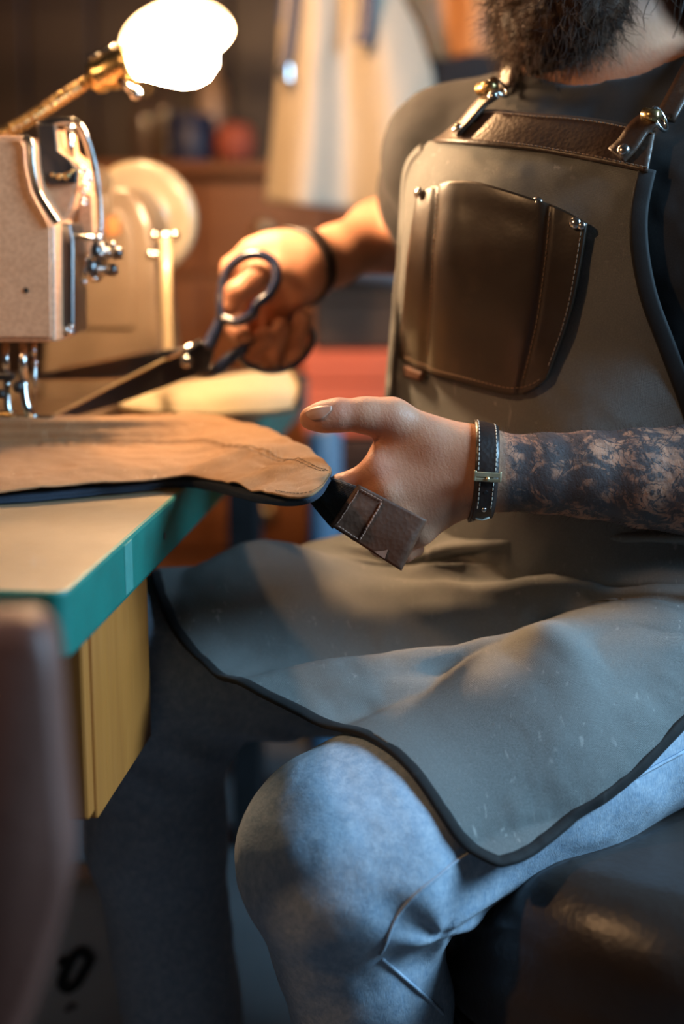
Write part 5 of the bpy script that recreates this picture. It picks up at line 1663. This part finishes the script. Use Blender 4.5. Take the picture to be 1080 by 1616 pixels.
obj('hung_strap', *tube(cat1([W(470, -150, HD - .03), W(462, 10, HD - .03), W(448, 110, HD - .03)], 20), 1.0, n=8, flat=(0.008, 0.002)), M['navy_tin'], hung, smooth=True)
obj('hung_strap', *tube(cat1([W(585, -150, HD - .04), W(580, 10, HD - .04), W(572, 70, HD - .04)], 20), 1.0, n=8, flat=(0.014, 0.002)), M['navy_tin'], hung, smooth=True)
obj('buckle', *box(W(449, 115, HD - .035), (0.022, 0.004, 0.026), None, 0.002), M['steel'], hung)
hz_ = W(540, -150, HD)
rl = thing('hanging_rail', (hz_[0], hz_[1], hz_[2] + 0.02), 'dark steel rail with hooks fixed across the room above the dresser', 'rail')
obj('rail_bar', *tube([V3(XL, hz_[1], hz_[2] + 0.03), V3(XR, hz_[1], hz_[2] + 0.03)], 0.011, n=12), M['black_metal'], rl, smooth=True)
for x in (hz_[0] - 0.07, hz_[0] + 0.07, hz_[0] + 0.26, hz_[0] + 0.40):
    hk = [V3(x, hz_[1] - 0.003, hz_[2] + 0.045), V3(x, hz_[1] - 0.018, hz_[2] + 0.03), V3(x, hz_[1] - 0.014, hz_[2] + 0.005), V3(x, hz_[1], hz_[2] - 0.012), V3(x, hz_[1] + 0.012, hz_[2])]
    obj('hook', *tube(cat1(hk, 16), 0.003, n=8), M['steel'], rl, smooth=True)
# tan hide hanging beside it
hide = thing('leather_hide', W(730, 100, 2.55), 'tan leather hide hanging to the right of the pale apron', 'leather')
rowsT = [[(652, -160), (690, -160), (740, -160), (790, -160)], [(648, -60), (690, -66), (745, -60), (800, -64)], [(640, 0), (700, 6), (750, -4), (815, 0)], [(650, 60), (700, 66), (752, 60), (820, 62)], [(668, 84), (705, 92), (752, 82), (812, 90)]]
dp = [0.0, 0.03, -0.02, 0.02]
IG = np.array([[W(x, y, 2.56 + dp[j]) for j, (x, y) in enumerate(r)] for r in rowsT])
IG = cat1(cat1(IG, 30, 0), 30, 1)
IG[..., 1] += 0.01 * noise3(IG, 12, 121)
v, f, uv = sheet(IG, 0.004, gridnormals(IG)[..., 1].mean() > 0)
obj('hide_skin', v, f, M['leather_tan'], hide, smooth=True, uv=uv)

# ------------------------------------------------------------------ low cabinet, red toolbox, dark case and cloth beyond the table
RD = 2.62
rx0, rx1 = W(478, 600, RD)[0], W(478, 600, RD)[0] + 0.46
ry = W(540, 560, RD)[1]; rz = W(540, 556, RD)[2]
rzb = W(540, 694, RD)[2]
lc = thing('low_cabinet', ((rx0 + rx1) / 2 + 0.06, ry + 0.20, 0), 'dark wooden low cabinet beyond the table carrying a red toolbox', 'cabinet')
lx0, lx1 = rx0 + 0.03, rx1 + 0.14
obj('cabinet_body', *box(((lx0 + lx1) / 2, ry + 0.20, (rzb - 0.004) / 2), (lx1 - lx0, 0.40, rzb - 0.004), None, 0.006), M['dark_wood'], lc)
for xa, xb in ((lx0 + 0.012, (lx0 + lx1) / 2 - 0.004), ((lx0 + lx1) / 2 + 0.004, lx1 - 0.012)):
    d_ = obj('door', *box(((xa + xb) / 2, ry - 0.006, rzb / 2), (xb - xa, 0.016, rzb - 0.05), None, 0.003), M['dark_wood'], lc)
    obj('door_knob', *ball(((xa + xb) / 2, ry - 0.022, rzb - 0.12), 0.011), M['brass'], d_, smooth=True)
ch_ = thing('toolbox', ((rx0 + rx1) / 2, ry + 0.17, rzb), 'orange red metal toolbox standing on the low dark cabinet', 'toolbox')
zm = rzb + (rz - rzb) * 0.62
obj('box_body', *box(((rx0 + rx1) / 2, ry + 0.17, (rzb + zm) / 2), (rx1 - rx0, 0.30, zm - rzb - 0.001), None, 0.006, 3), M['red_paint'], ch_)
obj('box_lid', *box(((rx0 + rx1) / 2, ry + 0.17, (zm + rz) / 2), (rx1 - rx0 + 0.006, 0.306, rz - zm - 0.001), None, 0.008, 3), M['red_paint'], ch_)
for dx_ in (0.24, 0.38):
    obj('latch', *box((rx0 + dx_, ry + 0.016, zm), (0.03, 0.008, 0.04), None, 0.002), M['steel'], ch_)
zb0 = rz + 0.002
zb1 = W(540, 456, RD + 0.05)[2]
db = thing('dark_case', ((rx0 + rx1) / 2 - 0.02, ry + 0.19, zb0), 'dark brown lidded case standing on the red toolbox', 'case')
obj('case_body', *box(((rx0 + rx1) / 2, ry + 0.19, (zb0 + zb1) / 2 - 0.012), (rx1 - rx0 - 0.04, 0.28, zb1 - zb0 - 0.024), None, 0.006), M['dark_box'], db)
obj('case_lid', *box(((rx0 + rx1) / 2, ry + 0.19, zb1 - 0.012), (rx1 - rx0 - 0.03, 0.29, 0.024), None, 0.006), M['dark_box'], db)
obj('clasp', *box(((rx0 + rx1) / 2, ry + 0.042, zb1 - 0.03), (0.03, 0.008, 0.04), None, 0.002), M['brass'], db)
cl_ = [ell(V3(rx0 + 0.13, ry + 0.16, zb1 + 0.028), (0.10, 0.085, 0.030), None, 0.02), ell(V3(rx0 + 0.22, ry + 0.17, zb1 + 0.034), (0.11, 0.09, 0.036), None, 0.02), ell(V3(rx0 + 0.30, ry + 0.18, zb1 + 0.026), (0.10, 0.09, 0.028), None, 0.02)]
v, f = isosurface(cl_, V3(rx0 - 0.05, ry - 0.05, zb1 - 0.03), V3(rx0 + 0.5, ry + 0.4, zb1 + 0.14), 0.008, disp=lambda P, D: 0.008 * noise3(P * V3(1, 1, 2), 18, 131))
v[:, 2] = np.maximum(v[:, 2], zb1 + 0.001)
tag(obj('folded_cloth', v, f, M['grey_cloth'], None, smooth=True), 'crumpled grey blue cloth lying on the dark case', 'cloth')
# slim blue fabric roll leaning upright between table and cabinet
bx = W(512, 720, 2.36)
bnx = V3(bx[0], bx[1] + 0.03, 0)
zt2 = W(512, 682, 2.36)[2]
bn = thing('fabric_roll', bnx, 'slim blue fabric roll standing between the table and the dark cabinet', 'fabric roll')
obj('rolled_cloth', *lathe([(0.026, 0.001), (0.029, 0.006), (0.0295, zt2 * 0.5), (0.029, zt2 - 0.004), (0.026, zt2)], bnx, UP, 28), M['blue_plastic'], bn, smooth=True)
obj('core_tube', *lathe([(0.010, zt2 - 0.01), (0.010, zt2 + 0.012), (0.007, zt2 + 0.012), (0.007, zt2 - 0.005)], bnx, UP, 18, caps=False), M['leather_tan'], bn, smooth=True)
# ------------------------------------------------------------------ stool under the person
sc_ = V3(0.352, 1.185, 0.0)
stool = thing('leather_stool', sc_, 'round dark brown leather stool the person sits on', 'stool')
ST_, SR = 0.512, 0.268
def cyl(c, r, z0, z1, rr, k=0.02):
    c = np.asarray(c, float)
    def f(P):
        q = np.stack([np.linalg.norm(P[..., :2] - c[:2], axis=-1) - (r - rr), np.abs(P[..., 2] - (z0 + z1) / 2) - ((z1 - z0) / 2 - rr)], -1)
        return np.linalg.norm(np.maximum(q, 0), axis=-1) + np.minimum(q.max(-1), 0) - rr
    return (f, k, 'u')
seat = [cyl(sc_, SR, 0.335, ST_, 0.062), cyl(sc_, SR - 0.006, 0.07, 0.40, 0.02, 0.03)]
def sdisp2(P, D):
    a = np.arctan2(P[..., 1] - sc_[1], P[..., 0] - sc_[0])
    # pressed down under the thighs, drag wrinkles below the cushion edge
    press = np.maximum(0, 0.012 - sdf(jeans, P)) * (P[..., 2] > 0.40)
    wr = 0.0035 * np.sin(P[..., 2] * 170 + 1.5 * np.sin(a * 3) + 2.5 * noise3(P, 9, 143)) * np.exp(-((P[..., 2] - 0.35) / 0.05) ** 2)
    return press + wr + 0.0030 * noise3(P, 13, 141) + 0.0010 * noise3(P, 50, 142)
v, f = isosurface(seat, sc_ + V3(-0.34, -0.34, 0.03), sc_ + V3(0.34, 0.34, 0.62), 0.0065, disp=sdisp2)
obj('upholstery', v, f, M['leather_seat'], stool, smooth=True)
th = np.linspace(0, 2 * math.pi, 90)
ring = np.stack([sc_[0] + (SR - 0.004) * np.cos(th), sc_[1] + (SR - 0.004) * np.sin(th), np.full(90, 0.345)], 1)
obj('piping', *tube(ring, 0.0045, n=8), M['leather_seat'], stool, smooth=True)
obj('base_ring', *lathe([(SR - 0.02, 0.0), (SR - 0.015, 0.004), (SR - 0.015, 0.075), (SR - 0.02, 0.08)], sc_, UP, 48), M['dark_wood'], stool, smooth=False)

# ------------------------------------------------------------------ chair back in the near left corner
CDp = 0.66
chair = thing('leather_chair', V3(W(-90, 1400, CDp)[0], 0.50, 0), 'red brown leather chair back, blurred in the near left corner', 'chair')
ol = [(-330, 1010), (-200, 985), (-60, 975), (30, 972), (66, 985), (84, 1030), (92, 1120), (100, 1230), (110, 1340), (108, 1400), (92, 1470), (66, 1560), (30, 1650), (-30, 1740), (-200, 1780), (-330, 1760)]
poly = [W(x, y, CDp) for x, y in ol]
tilt = unit(V3(-0.10, 1.0, -0.12))
pv = cat1(np.array(poly + [poly[0]]), 80)[:-1]
cenp = pv.mean(0)
lv2 = [(0.86, -0.004), (0.955, 0.000), (0.99, 0.006), (1.0, 0.014), (1.0, 0.034), (0.99, 0.042), (0.955, 0.048), (0.86, 0.052)]
vv = np.concatenate([cenp + (pv - cenp) * s + tilt * o_ for s, o_ in lv2])
n = len(pv); f = []
for i in range(len(lv2) - 1):
    for j in range(n):
        f.append((i * n + j, i * n + (j + 1) % n, (i + 1) * n + (j + 1) % n, (i + 1) * n + j))
f.append(tuple(range(n - 1, -1, -1))); f.append(tuple((len(lv2) - 1) * n + j for j in range(n)))
obj('backrest', vv, f, M['leather_chair'], chair, smooth=True)
sxc = cenp[0]; syc = cenp[1]
obj('seat', *box((sxc - 0.03, syc - 0.22, 0.44), (0.34, 0.40, 0.07), None, 0.025, 4), M['leather_chair'], chair, smooth=True)
for dx_ in (-0.13, -0.03):
    obj('back_post', *tube([V3(sxc + dx_, syc - 0.06, 0.44), V3(sxc + dx_, syc + 0.000, 0.56), V3(sxc + dx_, syc + 0.024, 0.66)], 0.012, n=10), M['dark_wood'], chair, smooth=True)
for dx_ in (-0.16, 0.10):
    for dy_ in (-0.38, -0.06):
        obj('leg', *tube([V3(sxc + dx_, syc + dy_, 0.41), V3(sxc + dx_ * 1.08, syc + dy_, 0.0)], [0.018, 0.012], n=10), M['dark_wood'], chair, smooth=True)

# ------------------------------------------------------------------ white printed bag on the floor beyond the chair
bc = onz(60, 1600, 0.25)
bgc = W(62, 1560, 1.56); bgc = V3(bgc[0], bgc[1] + 0.09, 0)
zt3 = W(110, 1446, 1.54)[2]
bag = thing('paper_bag', bgc, 'white paper bag with a black ring printed on it on the floor', 'bag')
hw, hd = 0.110, 0.05
Rg = np.stack([unit((0.96, 0.28, 0)), unit((-0.28, 0.96, 0)), UP], 1)
pts = []
ringN = 32
lvb = [(0.94, 0.001), (1.0, 0.004), (1.0, 0.10), (0.985, 0.20), (0.99, zt3 - 0.05), (0.93, zt3 - 0.02), (0.90, zt3)]
vs = []
for s, z in lvb:
    for k in range(ringN):
        t = 2 * math.pi * k / ringN
        ca, sa = math.cos(t), math.sin(t)
        x = math.copysign(abs(ca) ** 0.3, ca) * hw * s; y = math.copysign(abs(sa) ** 0.3, sa) * hd * (s if z < 0.25 else s * 0.75)
        vs.append(Rg @ V3(x, y, 0) + bgc + V3(0, 0, z - (0.06 * (x / hw > 0.4) * (z > 0.3)) * 0))
vs = np.array(vs); vs = vs + 0.003 * noise3(vs, 16, 151)[:, None] * (vs[:, 2:] > 0.02)
f = []
for i in range(len(lvb) - 1):
    for j in range(ringN):
        f.append((i * ringN + j, i * ringN + (j + 1) % ringN, (i + 1) * ringN + (j + 1) % ringN, (i + 1) * ringN + j))
f.append(tuple(range(ringN - 1, -1, -1)))
f.append(tuple((len(lvb) - 1) * ringN + j for j in range(ringN)))
obj('bag_body', vs, f, M['white_bag'], bag, smooth=True)
# printed mark: slanted open ring with a short tail, on the camera side
front = bgc - Rg[:, 1] * (hd + 0.003)
def onfront(px, py):
    # point of the bag's front plane behind this pixel
    o_ = V3(0, 0, CAMZ); d_ = W(px, py, 1.0) - o_
    t = ((front - o_) @ Rg[:, 1]) / (d_ @ Rg[:, 1])
    return o_ + d_ * t - Rg[:, 1] * 0.0015
rg = [onfront(*p) for p in ((140, 1508), (128, 1500), (114, 1512), (103, 1534), (98, 1552), (106, 1560), (120, 1552), (134, 1530), (142, 1514), (140, 1508))]
obj('printed_ring', *tube(cat1(rg, 50), 1.0, n=8, flat=(0.0058, 0.0006), up=Rg[:, 1]), M['ink'], bag)
obj('printed_ring', *tube(cat1([onfront(92, 1522), onfront(100, 1514), onfront(112, 1518)], 12), 1.0, n=8, flat=(0.0042, 0.0006), up=Rg[:, 1]), M['ink'], bag)
obj('printed_tail', *tube(cat1([onfront(104, 1596), onfront(112, 1586), onfront(120, 1590)], 12), 1.0, n=8, flat=(0.0030, 0.0006), up=Rg[:, 1]), M['grey_cloth'], bag)

# ------------------------------------------------------------------ pendant lamps out of view; the back one is added fill light
for pl_, pw_, lb_ in ((V3(-1.0, 0.62, 1.64), PENDANT_POWER, 'black pendant lamp hanging left of the sewing table'), (V3(-0.30, 1.95, 1.72), BACK_FILL_POWER, 'black pendant lamp added in front of the dresser to brighten the background')):
  pend = thing('pendant_lamp', pl_, lb_, 'lamp', 'black pendant lamps')
  obj('cord', *tube([pl_ + V3(0, 0, 0.16), V3(pl_[0], pl_[1], ZC)], 0.003, n=8), M['black_metal'], pend)
  obj('shade', *lathe([(0.020, 0.16), (0.05, 0.13), (0.11, 0.05), (0.14, 0.0), (0.136, 0.0), (0.106, 0.048), (0.046, 0.125), (0.018, 0.15)], pl_, UP, 32, caps=False), M['black_metal'], pend, smooth=True)
  obj('bulb_glass', *ball(pl_ + V3(0, 0, 0.035), 0.03), M['pendant_bulb'], pend, smooth=True)
  lo_ = light('pendant_light', 'POINT', tuple(pl_ + V3(0, 0, -0.02)), pw_, (1.0, 0.56, 0.26), 0.04)
